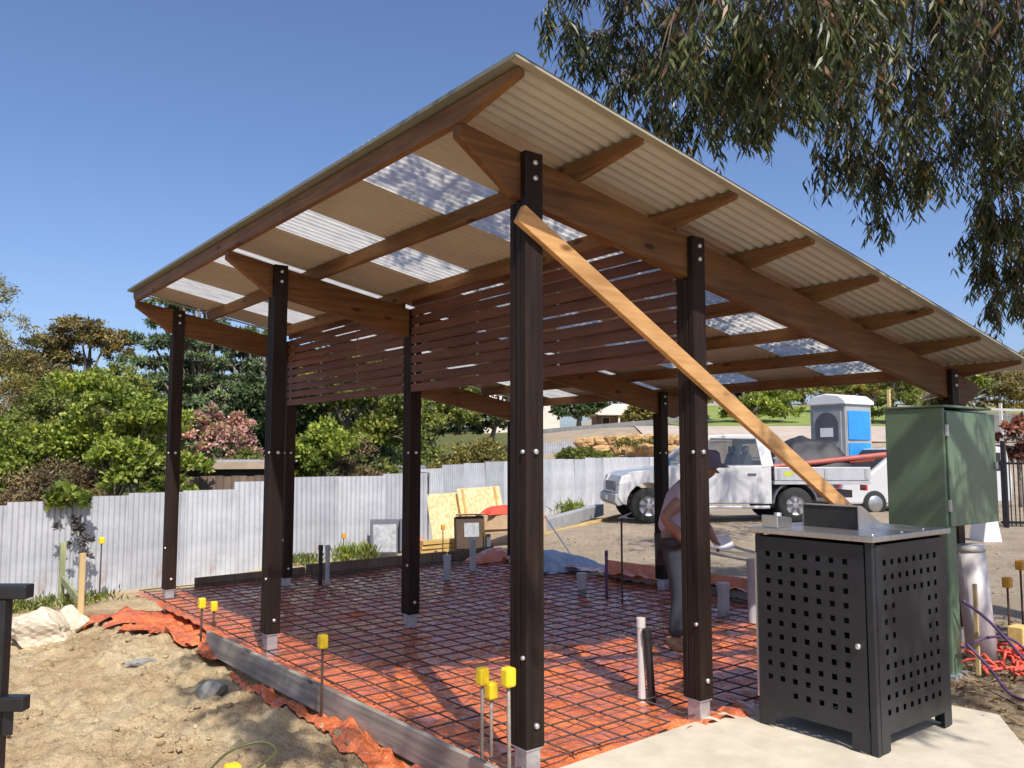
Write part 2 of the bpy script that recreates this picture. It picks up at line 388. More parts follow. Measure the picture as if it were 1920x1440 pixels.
# ------------------------------------------------------------------ object helpers
class MB:
    def __init__(s): s.v = []; s.f = []
    def add(s, vs, fs):
        n = len(s.v)
        s.v += [tuple(p) for p in vs]
        s.f += [tuple(i+n for i in q) for q in fs]
        return s
    def box(s, c, d, R=None):
        hx, hy, hz = d[0]/2, d[1]/2, d[2]/2
        P = [Vector((x, y, z)) for x in (-hx, hx) for y in (-hy, hy) for z in (-hz, hz)]
        if R is not None: P = [R @ p for p in P]
        P = [p+Vector(c) for p in P]
        return s.add(P, [(0, 1, 3, 2), (4, 6, 7, 5), (0, 4, 5, 1), (2, 3, 7, 6), (0, 2, 6, 4), (1, 5, 7, 3)])
    def bb(s, a, b):
        return s.box([(a[i]+b[i])/2 for i in range(3)], [abs(b[i]-a[i]) for i in range(3)])
    def bar(s, a, b, w, h, upv=(0, 0, 1)):
        a = Vector(a); b = Vector(b); d = (b-a)
        z = d.normalized(); x = Vector(upv).cross(z).normalized(); y = z.cross(x)
        P = [p+x*sx*w/2+y*sy*h/2 for p in (a, b) for sx, sy in ((-1, -1), (1, -1), (1, 1), (-1, 1))]
        return s.add(P, [(3, 2, 1, 0), (4, 5, 6, 7), (0, 1, 5, 4), (1, 2, 6, 5), (2, 3, 7, 6), (3, 0, 4, 7)])
    def prism(s, pts, axis, a, b):
        n = len(pts)
        def mk(p, t):
            q = [p[0], p[1]]; q.insert(axis, t); return tuple(q)
        P = [mk(p, a) for p in pts]+[mk(p, b) for p in pts]
        F = [tuple(range(n-1, -1, -1)), tuple(range(n, 2*n))]+[(i, (i+1) % n, n+(i+1) % n, n+i) for i in range(n)]
        return s.add(P, F)
    def tube(s, pts, r, n=8, cap=True):
        pts = [Vector(p) for p in pts]
        rs = r if isinstance(r, (list, tuple)) else [r]*len(pts)
        V = []; F = []
        for i, p in enumerate(pts):
            t = (pts[min(i+1, len(pts)-1)]-pts[max(i-1, 0)]).normalized()
            q = Vector((0, 0, 1)) if abs(t.z) < 0.9 else Vector((1, 0, 0))
            x = q.cross(t).normalized(); y = t.cross(x)
            for k in range(n):
                a = 2*PI*k/n
                V.append(p+x*math.cos(a)*rs[i]+y*math.sin(a)*rs[i])
        for i in range(len(pts)-1):
            for k in range(n):
                F.append((i*n+k, i*n+(k+1) % n, (i+1)*n+(k+1) % n, (i+1)*n+k))
        if cap:
            F.append(tuple(range(n-1, -1, -1))); F.append(tuple((len(pts)-1)*n+k for k in range(n)))
        return s.add(V, F)
    def lathe(s, c, prof, n=16, axis=2):
        V = []; F = []
        for (r, z) in prof:
            for k in range(n):
                a = 2*PI*k/n
                q = [r*math.cos(a), r*math.sin(a)]; q.insert(axis, z)
                V.append(Vector(c)+Vector(q))
        for i in range(len(prof)-1):
            for k in range(n):
                F.append((i*n+k, i*n+(k+1) % n, (i+1)*n+(k+1) % n, (i+1)*n+k))
        return s.add(V, F)
    def mesh(s, name, material, smooth=False):
        me = bpy.data.meshes.new(name)
        me.from_pydata([tuple(p) for p in s.v], [], s.f)
        me.validate()
        bm = bmesh.new(); bm.from_mesh(me)
        bmesh.ops.recalc_face_normals(bm, faces=bm.faces)
        bm.to_mesh(me); bm.free()
        me.materials.append(material)
        if smooth:
            me.polygons.foreach_set('use_smooth', [True]*len(me.polygons))
        return me
    def build(s, name, material, parent=None, smooth=False, bevel=0, label=None):
        return link(name, s.mesh(name, material, smooth), parent, bevel, label)

def link(name, me, parent=None, bevel=0, label=None, mw=None):
    o = bpy.data.objects.new(name, me)
    COL.objects.link(o)
    if parent is not None:
        o.parent = parent
        o.matrix_parent_inverse = parent_inv(parent)
    if mw is not None:
        o.matrix_basis = mw
    if bevel:
        md = o.modifiers.new('edge', 'BEVEL'); md.width = bevel; md.segments = 2; md.limit_method = 'ANGLE'
    if label: o['label'] = label
    return o

def local_mat(o):
    return Matrix.LocRotScale(o.location, o.rotation_euler, o.scale)
def world_mat(o):
    m_ = local_mat(o)
    if o.parent is not None:
        m_ = world_mat(o.parent) @ o.matrix_parent_inverse @ m_
    return m_
def parent_inv(p):
    return world_mat(p).inverted()

def tag(o, label=None, cat=None, group=None, kind=None):
    if label: o['label'] = label
    if cat: o['category'] = cat
    if group: o['group'] = group
    if kind: o['kind'] = kind
    return o
def thing(name, label, cat, loc=(0, 0, 0), rz=0, group=None):
    o = bpy.data.objects.new(name, None)
    o.empty_display_size = 0.1
    COL.objects.link(o)
    o.location = loc; o.rotation_euler = (0, 0, rz)
    return tag(o, label, cat, group)
def lpart(name, mb, material, parent, smooth=False, bevel=0, label=None):
    """part whose coordinates are local to the parent"""
    o = mb.build(name, material, None, smooth, bevel, label)
    o.parent = parent
    return o
def copy_tree(o, parent=None):
    c = o.copy(); COL.objects.link(c)
    if parent is not None: c.parent = parent
    for ch in list(o.children): copy_tree(ch, c)
    return c

def fastmesh(name, V, F, material, smooth=False):
    """V (n,3) array, F (m,k) array"""
    me = bpy.data.meshes.new(name)
    V = np.asarray(V, dtype=np.float32); F = np.asarray(F, dtype=np.int32)
    k = F.shape[1]
    me.vertices.add(len(V)); me.vertices.foreach_set('co', V.ravel())
    me.loops.add(F.size); me.loops.foreach_set('vertex_index', F.ravel())
    me.polygons.add(len(F))
    me.polygons.foreach_set('loop_start', np.arange(0, F.size, k, dtype=np.int32))
    me.polygons.foreach_set('loop_total', np.full(len(F), k, dtype=np.int32))
    if smooth: me.polygons.foreach_set('use_smooth', np.ones(len(F), dtype=bool))
    me.update(calc_edges=True)
    me.validate()
    me.materials.append(material)
    return me

def norm(a): return a/np.maximum(np.linalg.norm(a, axis=-1, keepdims=True), 1e-9)

def leaves(P, D, Nn, L, W, bend=0.12):
    """kite leaves: base P, direction D, face normal Nn; returns verts, quads"""
    D = norm(D); X = norm(np.cross(D, Nn)); Z = np.cross(X, D)
    L = L[:, None]; W = W[:, None]
    mid = P+D*L*0.42+Z*L*bend
    V = np.stack([P, mid+X*W*0.5, P+D*L, mid-X*W*0.5], axis=1).reshape(-1, 3)
    F = np.arange(len(P)*4).reshape(-1, 4)
    return V, F

# ------------------------------------------------------------------ terrain
CTRL = np.array([
    (-3, -4, 0.0), (0, -5, 0), (4, -5, 0.02), (9, -6, 0.05), (-2.2, -1, -0.03), (-1.2, 1.0, -0.10), (-0.55, 0.3, -0.13), (-0.55, 1.2, -0.14), (-0.55, 2.2, -0.14), (-0.55, 3.2, -0.14), (-1.7, 3.0, -0.13), (-1.7, 3.8, -0.16),
    (-0.5, 4.6, -0.06), (-0.5, 5.8, -0.07), (-1.2, 6.2, -0.3), (-0.7, 7.0, -0.33), (0.4, 7.8, -0.28), (-3.0, 5.0, -0.4), (-5, 3, -0.45), (-4, 8, -0.55),
    (-1.06, 10.18, -0.50), (0.7, 9.5, -0.40), (3.85, 9.8, -0.19), (5.13, 9.8, -0.15), (2.3, 8.0, -0.2), (4, 8.2, -0.1), (12.2, 13.4, 0.07), (15.5, 14.9, 0.12),
    (2.5, 3.5, -0.06), (2.5, 0.5, -0.06), (0.5, 1, -0.06), (0.5, 5, -0.06), (4.5, 1, -0.03), (4.5, 5, -0.03), (2.5, 6.5, -0.06), (5.5, 3, 0.0), (6, 7.5, 0.0), (7, 3, 0.04), (8, 9, 0.15),
    (2, -0.7, -0.035), (4.2, -0.5, 0.0), (10.2, 8.5, 0.2), (12.8, 6.8, 0.2), (16, 6.7, 0.2), (13.6, 2.9, 0.12), (18, 0, 0.2), (-6, 14, -0.5), (3, 14, -0.3), (9, 14, 0), (-10, -8, 0)])
CH = np.array([math.cos(YAW), math.sin(YAW)])
def T(x, y):
    x = np.atleast_1d(np.asarray(x, float)); y = np.atleast_1d(np.asarray(y, float))
    out = np.empty(len(x))
    for i in range(0, len(x), 20000):
        xx = x[i:i+20000, None]; yy = y[i:i+20000, None]
        w = 1/((xx-CTRL[:, 0])**2+(yy-CTRL[:, 1])**2+0.12)**1.7
        out[i:i+20000] = (w*CTRL[:, 2]).sum(1)/w.sum(1)
    d = (x+2.762)*CH[0]+(y+3.391)*CH[1]
    lat = (x+2.762)*CH[1]-(y+3.391)*CH[0]
    w = np.clip((lat+3)/8, 0, 1)
    out += (1-w)*0.085*np.clip(d-24, 0, 48)+w*(0.19*np.clip(d-25, 0, 15.5)+0.03*np.clip(d-41, 0, 60))
    out += 0.085*np.clip(d-44, 0, 25)*np.clip((lat-8)/4, 0, 1)
    return out
def tz(x, y): return float(T(x, y)[0])

def vnoise(x, y, seed):
    r = np.random.default_rng(seed); tab = r.random((256, 256))
    xi = np.floor(x).astype(int); yi = np.floor(y).astype(int)
    fx = x-xi; fy = y-yi
    fx = fx*fx*(3-2*fx); fy = fy*fy*(3-2*fy)
    g = lambda a, b_: tab[a % 256, b_ % 256]
    return (g(xi, yi)*(1-fx)+g(xi+1, yi)*fx)*(1-fy)+(g(xi, yi+1)*(1-fx)+g(xi+1, yi+1)*fx)*fy

def ticks(segs):
    out = []
    for a, b_, st in segs:
        out += list(np.arange(a, b_-1e-6, st))
    return np.array(out+[segs[-1][1]])
tx = ticks([(-500, -60, 60), (-60, -12, 6), (-12, -3.4, 0.5), (-3.4, 0.6, 0.022), (0.6, 1.0, 0.05), (1.0, 8, 0.12), (8, 24, 0.4), (24, 100, 3), (100, 600, 60)])
ty = ticks([(-500, -60, 60), (-60, -8, 6), (-8, -2.5, 0.4), (-2.5, 7.6, 0.03), (7.6, 16, 0.15), (16, 30, 0.5), (30, 110, 3), (110, 600, 60)])
GX, GY = np.meshgrid(tx, ty, indexing='ij')
gx, gy = GX.ravel(), GY.ravel()
gz = T(gx, gy)
near = np.clip((1.3-gx)/1.2, 0, 1)*np.clip((gx+8)/2, 0, 1)*np.clip((9-gy)/2, 0, 1)
n1 = vnoise(gx*1.3+50, gy*1.3+50, 1)-0.5
n2 = vnoise(gx*4+90, gy*4+20, 2)-0.5
n3 = vnoise(gx*11+10, gy*11+70, 3)-0.5
n4 = np.abs(vnoise(gx*6+33, gy*6+11, 4)-0.5)
def NZ(x, y):
    a1_ = vnoise(x*1.3+50, y*1.3+50, 1)-0.5; a2_ = vnoise(x*4+90, y*4+20, 2)-0.5; a3_ = vnoise(x*11+10, y*11+70, 3)-0.5
    a4_ = np.abs(vnoise(x*6+33, y*6+11, 4)-0.5); a5_ = vnoise(x*24+3, y*24+7, 5)
    a6_ = np.abs(vnoise(x*15+61, y*15+23, 6)-0.5)
    return 0.10*a1_+0.06*a2_+0.05*a3_-0.09*(0.25-a4_)+0.05*np.clip(a5_-0.45, 0, 1)-0.05*(0.22-a6_)
inside = np.clip((gx+0.35)/0.2, 0, 1)*np.clip((5.3-gx)/0.3, 0, 1)*np.clip((gy+0.3)/0.2, 0, 1)*np.clip((7.4-gy)/0.2, 0, 1)
amp = (1-inside)
gz += amp*(near*NZ(gx, gy)+(1-near)*(0.03*n1+0.012*n2+0.006*n3))
gz -= inside*0.03
ni, nj = len(tx), len(ty)
idx = np.arange(ni*nj).reshape(ni, nj)
F = np.stack([idx[:-1, :-1], idx[1:, :-1], idx[1:, 1:], idx[:-1, 1:]], axis=-1).reshape(-1, 4)
gr = link('ground', fastmesh('ground', np.stack([gx, gy, gz], 1), F, MT['ground'], True))
tag(gr, kind='structure')

# concrete pad beside the slab, under the bench
pad = MB().prism([(0.10, -0.10), (1.66, -0.03), (2.75, -0.40), (2.82, -1.12), (2.25, -1.5), (1.0, -4.5), (-2.0, -4.5)], 2, -0.12, 0.034)
tag(pad.build('concrete_path', MT['concrete'], bevel=0.012), kind='structure')

# pale road and lawn bank far behind, on the rise
def strip(name, d0, d1, l0, l1, lift, material):
    us = np.linspace(l0, l1, 40); ds = np.linspace(d0, d1, 8)
    V = []
    for d in ds:
        for u in us:
            x = -2.762+CH[0]*d+CH[1]*u; y = -3.391+CH[1]*d-CH[0]*u
            V.append((x, y))
    V = np.array(V); z = T(V[:, 0], V[:, 1])+lift
    ii = np.arange(len(V)).reshape(8, 40)
    F = np.stack([ii[:-1, :-1], ii[1:, :-1], ii[1:, 1:], ii[:-1, 1:]], -1).reshape(-1, 4)
    o = link(name, fastmesh(name, np.column_stack([V, z]), F, material, True))
    return tag(o, kind='structure')
strip('road', 36, 44, 6, 44, 0.05, MT['road'])
strip('lawn', 44.5, 64, 9.5, 50, 0.06, MT['lawn'])

# ------------------------------------------------------------------ slab: membrane, mesh, formwork
SLAB = (-0.16, 5.0, 0.0, 7.05)
xs = np.arange(-0.16, 5.001, 0.04); ys = np.arange(-0.16, 7.06, 0.04)
X, Y = np.meshgrid(xs, ys, indexing='ij'); x = X.ravel(); y = Y.ravel()
z = 0.0+0.06*(vnoise(x*2.2+9, y*2.2+4, 11)-0.5)+0.055*(np.abs(vnoise(x*5+9, y*5+4, 12)-0.5))+0.02*vnoise(x*13, y*13, 13)
z -= 0.02
z = np.where(y < 0.04, np.minimum(z, 0.012-(0.04-y)*0.25), z)
V = np.column_stack([x, y, z])
ii = np.arange(len(V)).reshape(len(xs), len(ys))
F = np.stack([ii[:-1, :-1], ii[1:, :-1], ii[1:, 1:], ii[:-1, 1:]], -1).reshape(-1, 4)
allV = [V]; allF = [F]
def flap(path, width_in, width_out, seed, lift=0.02, amp_=1.0):
    """loose strip of sheeting along a path of (x, y, out_x, out_y, spread)"""
    n = 130; m_ = 10
    P = np.array(path, float); t = np.linspace(0, len(P)-1, n); i0 = np.minimum(t.astype(int), len(P)-2); fr = (t-i0)[:, None]
    Q = P[i0]*(1-fr)+P[i0+1]*fr
    V = []
    r = np.random.default_rng(seed)
    for a in range(n):
        edge = 1+0.55*(float(vnoise(np.array([a*0.23+seed]), np.array([seed*1.7]), seed)[0])-0.5)+0.10*(r.random()-0.5)
        for k in range(m_):
            s = k/(m_-1)
            px = Q[a, 0]+Q[a, 2]*Q[a, 4]*s*edge; py = Q[a, 1]+Q[a, 3]*Q[a, 4]*s*edge
            V.append((px, py, 0))
    V = np.array(V)
    base = T(V[:, 0], V[:, 1])
    V[:, 2] = base+NZ(V[:, 0], V[:, 1])*np.clip((1.3-V[:, 0])/1.2, 0, 1)+lift+amp_*(0.10*np.abs(vnoise(V[:, 0]*7+seed, V[:, 1]*7, seed)-0.5)+0.012*vnoise(V[:, 0]*19, V[:, 1]*19, seed+1))
    ii = np.arange(len(V)).reshape(n, m_)
    return V, np.stack([ii[:-1, :-1], ii[1:, :-1], ii[1:, 1:], ii[:-1, 1:]], -1).reshape(-1, 4)
flaps = [
    flap([(-0.19, 0.0, -1, 0, 0.40), (-0.22, 1.0, -1, 0, 0.20), (-0.25, 2.0, -1, 0, 0.15), (-0.28, 2.9, -1, 0, 0.13), (-0.30, 3.4, -1, 0, 0.02)], 0, 0, 21, 0.012, 0.28),
    flap([(-0.10, 3.7, -1, 0.05, 0.30), (-0.10, 4.3, -1, 0.05, 0.42), (-0.05, 5.0, -1, 0.2, 0.5), (0.0, 5.8, -1, 0.2, 0.75), (0.1, 6.5, -1, 0.1, 1.1), (0.2, 7.0, -0.9, 0.5, 0.7)], 0, 0, 25, 0.03, 0.75),
    flap([(1.0, 0.0, 0.05, -1, 0.12), (1.8, 0.0, 0.05, -1, 0.22), (2.6, 0.02, 0.05, -1, 0.3), (3.4, 0.05, 0, -1, 0.2)], 0, 0, 33, 0.06),
    flap([(4.9, 0.8, 1, 0, 0.18), (4.95, 2.0, 1, 0, 0.22), (4.95, 3.2, 1, 0, 0.3), (4.9, 4.6, 1, 0, 0.25), (4.9, 6.8, 1, 0, 0.3)], 0, 0, 38, 0.10)]
off = len(V)
for v_, f_ in flaps:
    allV.append(v_); allF.append(f_+off); off += len(v_)
mem = link('orange_membrane', fastmesh('orange_membrane', np.vstack(allV), np.vstack(allF), MT['membrane'], True))
tag(mem, 'wrinkled orange plastic membrane spread over the slab area under the steel mesh', 'plastic sheet')

mesh_t = thing('reinforcing_mesh', 'dark rusty steel reinforcing mesh grid laid over the orange membrane', 'steel mesh', (0, 0, 0.03))
bx_ = MB().tube([(0, -0.02, 0), (0, 1.75, 0.006), (0, 3.5, -0.004), (0, 5.2, 0.006), (0, 7.0, 0)], 0.0050, 6).mesh('mesh_bar', MT['mesh_steel'], True)
by_ = MB().tube([(-0.12, 0, 0.012), (1.2, 0, 0.018), (2.4, 0, 0.01), (3.6, 0, 0.018), (4.95, 0, 0.012)], 0.0050, 6).mesh('mesh_bar', MT['mesh_steel'], True)
for k in range(26):
    o = bpy.data.objects.new('mesh_bar', bx_); COL.objects.link(o); o.parent = mesh_t
    o.location = (-0.08+0.2*k, 0, 0); o.rotation_euler = (0, 0, random.uniform(-0.004, 0.004))
for k in range(36):
    o = bpy.data.objects.new('mesh_bar', by_); COL.objects.link(o); o.parent = mesh_t
    o.location = (0, 0.0+0.2*k, 0); o.rotation_euler = (0, 0, random.uniform(-0.004, 0.004))

def board(label, a, b, w, h, material=MT['grey_wood'], grp='timber formwork boards round the slab'):
    o = MB().bar(a, b, w, h).build('formwork_board', material, None, False, 0.004)
    return tag(o, label, 'timber board', grp)
board('long grey weathered formwork board along the front left slab edge', (-0.29, 4.05, -0.005), (-0.165, 0.05, -0.035), 0.038, 0.18)
board('brown formwork board at the back left corner of the slab behind the dark post', (0.55, 7.12, 0.03), (2.0, 7.16, 0.04), 0.04, 0.16, MT['brown_wood'])
board('long brown formwork board along the back edge of the slab by the weeds', (2.03, 7.18, 0.05), (4.3, 7.22, 0.06), 0.04, 0.19, MT['brown_wood'])
board('short brown formwork board at the back edge near the cardboard boxes', (4.35, 7.24, 0.06), (5.2, 7.24, 0.08), 0.04, 0.17, MT['brown_wood'])
board('grey formwork board on the right slab edge behind the third row post', (5.08, 1.3, 0.03), (5.08, 3.4, 0.04), 0.04, 0.14)

# ------------------------------------------------------------------ shelter
A1, A2, B1, B2 = 1.351, 4.841, 3.383, 6.262
SL = 0.178
def roofz(x): return 3.436-SL*(x+0.46)        # underside of sheets = purlin tops
def beamtop(x): return roofz(x)-0.123
shelter = thing('picnic_shelter', 'open timber shelter with dark posts, slatted screens and cream corrugated skillion roof', 'shelter', (0, 0, 0))

def make_post(px, py, z0, topz, btop, label=None):
    """post with a notched top: full section up to the beam, thin tongue outside it"""
    root = MB()
    w = 0.06
    zb = btop-0.265
    root.bb((px-w, py-0.065, z0), (px+w, py-0.022, topz))       # outer leaf, carries the tongue
    root.bb((px-w+0.001, py-0.018, z0+0.004), (px+w-0.001, py+0.026, zb))
    root.bb((px-w, py+0.030, z0), (px+w, py+0.070, zb+0.003))
    root.bb((px-w+0.012, py-0.05, z0+0.01), (px+w-0.012, py+0.055, zb-0.01))
    p = root.build('post', MT['post'], shelter, bevel=0.004)
    if label: p['label'] = label
    zc = z0-0.02
    st = MB().bb((px-0.045, py-0.05, -0.10), (px+0.045, py+0.05, z0-0.012)).bb((px-0.055, py-0.06, z0-0.012), (px+0.055, py+0.062, z0-0.001))
    st.build('stirrup', MT['zinc'], p, bevel=0.003)
    zs = [z0+0.11, 1.635]
    if topz-z0 > 0.5: zs += [topz-0.06, topz-0.145]
    for zz in zs:
        MB().lathe((px+0.002, py-0.066, zz), [(0.0, -0.016), (0.011, -0.016), (0.015, -0.012), (0.015, 0.0)], 8, 1).build('bolt', MT['bolt'], p, True)
    for zz in (z0+0.45, 1.635):
        MB().lathe((px-0.061, py-0.045, zz), [(0.0, -0.012), (0.010, -0.012), (0.012, -0.008), (0.012, 0.0)], 8, 0).build('bolt', MT['bolt'], p, True)
    return p
for (px, py) in ((0, 0), (A1, 0), (A2, 0), (0, B1), (A1, B1), (A2, B1), (0, B2), (A1, B2), (A2, B2)):
    bt = beamtop(px)
    make_post(px, py, 0.143, bt+0.006, bt)

for yb in (0, B1, B2):                                   # three raking beams with tapered tips
    x0, x1 = -0.452, 5.40
    zt0, zt1 = beamtop(x0), beamtop(x1)
    d = 0.26
    pts = [(x0, zt0), (x1, zt1), (x1, zt1-0.09), (x1-0.30, beamtop(x1-0.30)-d), (x0+0.29, beamtop(x0+0.29)-d+0.04), (x0+0.36, beamtop(x0+0.36)-d), (x0, zt0-0.075)]
    pts[4], pts[5] = pts[5], pts[4]
    MB().prism(pts, 1, yb-0.020, yb+0.046).build('beam', MT['beam'], shelter, bevel=0.004)

YR0, YR1 = -0.50, 6.33
for k in range(8):                                       # purlins across the beams
    xc = -0.425+0.79*k-(0.016 if k == 0 else 0)
    zt = roofz(xc)-(0.023 if k == 0 else 0.013)
    pts = [(YR0, zt), (YR1, zt), (YR1, zt-0.06), (YR1-0.06, zt-0.109), (-0.05, zt-0.109), (YR0, zt-0.035)]
    mb = MB().prism(pts, 0, xc-0.024, xc+0.024)
    mb.build('purlin', MT['purlin'], shelter, bevel=0.003)

# roof sheets: real corrugations running down the slope
edges = [-0.535, 0.08, 0.71, 1.35, 1.76, 2.175, 2.805, 3.22, 3.645, 4.28, 4.72, 5.17, 5.76, 6.37]
sky_ids = {2, 5, 8, 11}
XR0, XR1 = -0.508, 5.50
def sheet_mesh(name, y0, y1, material, lift):
    n = max(8, int((y1-y0)/0.0095))
    yy = np.linspace(y0, y1, n+1)
    zz = 0.0085*np.cos(2*PI*yy/0.076)
    V = []
    for xv in np.linspace(XR0, XR1, 2):
        for yv, zv in zip(yy, zz):
            V.append((xv, yv, roofz(xv)+zv+lift))
    ii = np.arange(len(V)).reshape(2, -1)
    F = np.stack([ii[:-1, :-1], ii[1:, :-1], ii[1:, 1:], ii[:-1, 1:]], -1).reshape(-1, 4)
    return fastmesh(name, V, F, material, True)
for k in range(len(edges)-1):
    if k in sky_ids:
        link('skylight_sheet', sheet_mesh('skylight_sheet', edges[k]-0.01, edges[k+1]+0.01, MT['skylight'], 0.0018), shelter, 0, 'translucent fibreglass skylight sheet')
    else:
        link('roof_sheet', sheet_mesh('roof_sheet', edges[k]-0.012, edges[k+1]+0.012, MT['cream_steel'], 0.0 if k % 2 else 0.0009), shelter)
# barge flashings on the high edge and the two sides
f = MB()
f.prism([(-0.510, roofz(-0.51)-0.0165), (-0.425, roofz(-0.425)-0.0165), (-0.425, roofz(-0.425)-0.0130), (-0.510, roofz(-0.51)-0.0130)], 1, -0.552, 6.40)
f.bb((-0.5135, -0.553, roofz(-0.51)-0.020), (-0.5105, 6.40, roofz(-0.51)+0.002))
f.build('barge_flashing', MT['edge_trim'], shelter)
for (ya, yb_, yl) in ((-0.551, -0.502, -0.552), (6.34, 6.40, 6.402)):
    f = MB()
    f.prism([(-0.508, roofz(-0.508)-0.0205), (XR1, roofz(XR1)-0.0205), (XR1, roofz(XR1)-0.017), (-0.508, roofz(-0.508)-0.017)], 1, ya, yb_)
    f.prism([(-0.51, roofz(-0.51)-0.021), (XR1, roofz(XR1)-0.021), (XR1, roofz(XR1)-0.009), (-0.51, roofz(-0.51)-0.009)], 1, yl-0.0012, yl+0.0012)
    f.build('barge_flashing', MT['flashing'], shelter)

# two slatted screens between the posts of the second row
slat_h, pitch = 0.073, 0.0905
for (ya, yb_) in ((0.075, B1-0.07), (B1+0.075, B2-0.07)):
    nsl = 10
    scr = MB()
    ym = [ya+0.03, ya+(yb_-ya)*0.36, ya+(yb_-ya)*0.68, yb_-0.03]
    for y_ in ym:
        scr.bb((A1-0.040, y_-0.012, 2.215), (A1-0.034, y_+0.012, 2.215+pitch*(nsl-1)+0.06))
    sc = scr.build('slat_screen', MT['zinc'], shelter)
    s0 = MB().bb((A1-0.062, ya, 2.205), (A1-0.0405, yb_, 2.205+slat_h)).mesh('slat', MT['slat'])
    for k in range(nsl):
        s = bpy.data.objects.new('slat', s0); COL.objects.link(s); s.parent = sc
        s.location = (0, 0, pitch*k+random.uniform(-0.004, 0.004))
        md = s.modifiers.new('edge', 'BEVEL'); md.width = 0.003; md.segments = 1

# temporary brace
ang = None
br = MB().bar((-0.12, -0.087, 2.875), (4.55, -0.107, 0.34), 0.040, 0.105)
tag(br.build('timber_brace', MT['brace'], bevel=0.004), 'long pale orange timber brace nailed diagonally across the front posts', 'timber brace')

# ------------------------------------------------------------------ corrugated fence
fence = thing('corrugated_fence', 'old grey corrugated iron fence stepping up behind the shelter', 'fence', (3.9, 9.8, tz(3.9, 9.8)))
SW = 0.80; FH = 1.42
n = 84
uu = np.linspace(0, SW+0.03, n); vv = 0.010*np.sin(2*PI*uu/0.076)
V = [(u, v_, zz) for zz in (-0.25, FH) for u, v_ in zip(uu, vv)]
ii = np.arange(len(V)).reshape(2, -1)
sheet_me = fastmesh('fence_sheet', V, np.stack([ii[:-1, :-1], ii[:-1, 1:], ii[1:, 1:], ii[1:, :-1]], -1).reshape(-1, 4), MT['fence_zinc'], True)
def fence_run(pts, flip=0):
    k = 0
    for (a, b_) in zip(pts[:-1], pts[1:]):
        a = Vector(a); b_ = Vector(b_); L = (b_-a).length; n = max(1, round(L/SW)); d = (b_-a)/L
        for i in range(n):
            p = a+d*(L*i/n)
            zc = min(tz(p.x+d.x*0.4, p.y+d.y*0.4), 0.10)
            o = link('fence_sheet', sheet_me, fence)
            o.location = (p.x, p.y, round(zc/0.03)*0.03+random.uniform(-0.006, 0.010))
            o.rotation_euler = (random.uniform(-0.03, 0.01), random.uniform(-0.006, 0.006), math.atan2(d.y, d.x)+random.uniform(-0.012, 0.012))
            o.scale = (L/n/SW, 1, 1)
            k += 1
fence_run([(-6.5, 10.6), (-1.1, 10.18), (2.0, 9.86), (5.55, 9.78)])
fence_run([(5.62, 9.80), (5.95, 10.75)])
fence_run([(6.0, 10.72), (12.2, 13.4), (15.5, 14.9), (21, 17.4)])

# ------------------------------------------------------------------ bench (BBQ cabinet) in perforated steel
bench = thing('barbecue_cabinet', 'charcoal perforated steel barbecue cabinet with stainless top on the concrete pad', 'barbecue', (1.525, -1.045, 0.034))
BX, BY, BZ = 0.83, 0.735, 1.118
def perforated(w, h, cols, rows, skip=(), foot=0.10, clear=0.085, th=0.003):
    """panel in the (u, v) plane with square holes and a cut-out between its feet; returns MB in (u, depth, v)"""
    hs = 0.031
    us = [0.0, foot]; 
    cu = [c for c in cols]; rv = [r for r in rows]
    uset = sorted(set([0.0, foot, w-foot, w]+[c-hs/2 for c in cu]+[c+hs/2 for c in cu]))
    vset = sorted(set([0.0, clear, h]+[r-hs/2 for r in rv]+[r+hs/2 for r in rv]))
    def solid(i, j):
        if i < 0 or j < 0 or i >= len(uset)-1 or j >= len(vset)-1: return False
        um = (uset[i]+uset[i+1])/2; vm = (vset[j]+vset[j+1])/2
        if vm < clear and foot < um < w-foot: return False
        for ci, c in enumerate(cu):
            if abs(um-c) < hs/2:
                for ri, r in enumerate(rv):
                    if abs(vm-r) < hs/2 and (ci, ri) not in skip: return False
        return True
    mb = MB()
    for i in range(len(uset)-1):
        for j in range(len(vset)-1):
            if not solid(i, j): continue
            u0, u1, v0, v1 = uset[i], uset[i+1], vset[j], vset[j+1]
            mb.add([(u0, 0, v0), (u1, 0, v0), (u1, 0, v1), (u0, 0, v1)], [(0, 1, 2, 3)])
            mb.add([(u0, th, v0), (u1, th, v0), (u1, th, v1), (u0, th, v1)], [(3, 2, 1, 0)])
            for di, dj, q in ((-1, 0, [(u0, v0), (u0, v1)]), (1, 0, [(u1, v0), (u1, v1)]), (0, -1, [(u0, v0), (u1, v0)]), (0, 1, [(u0, v1), (u1, v1)])):
                if not solid(i+di, j+dj):
                    (a, b_), (c, d) = q
                    mb.add([(a, 0, b_), (c, 0, d), (c, th, d), (a, th, b_)], [(0, 1, 2, 3)])
    return mb
def remap(mb, fn):
    mb.v = [fn(*p) for p in mb.v]; return mb
rows = [0.20+0.079*k for k in range(11)]
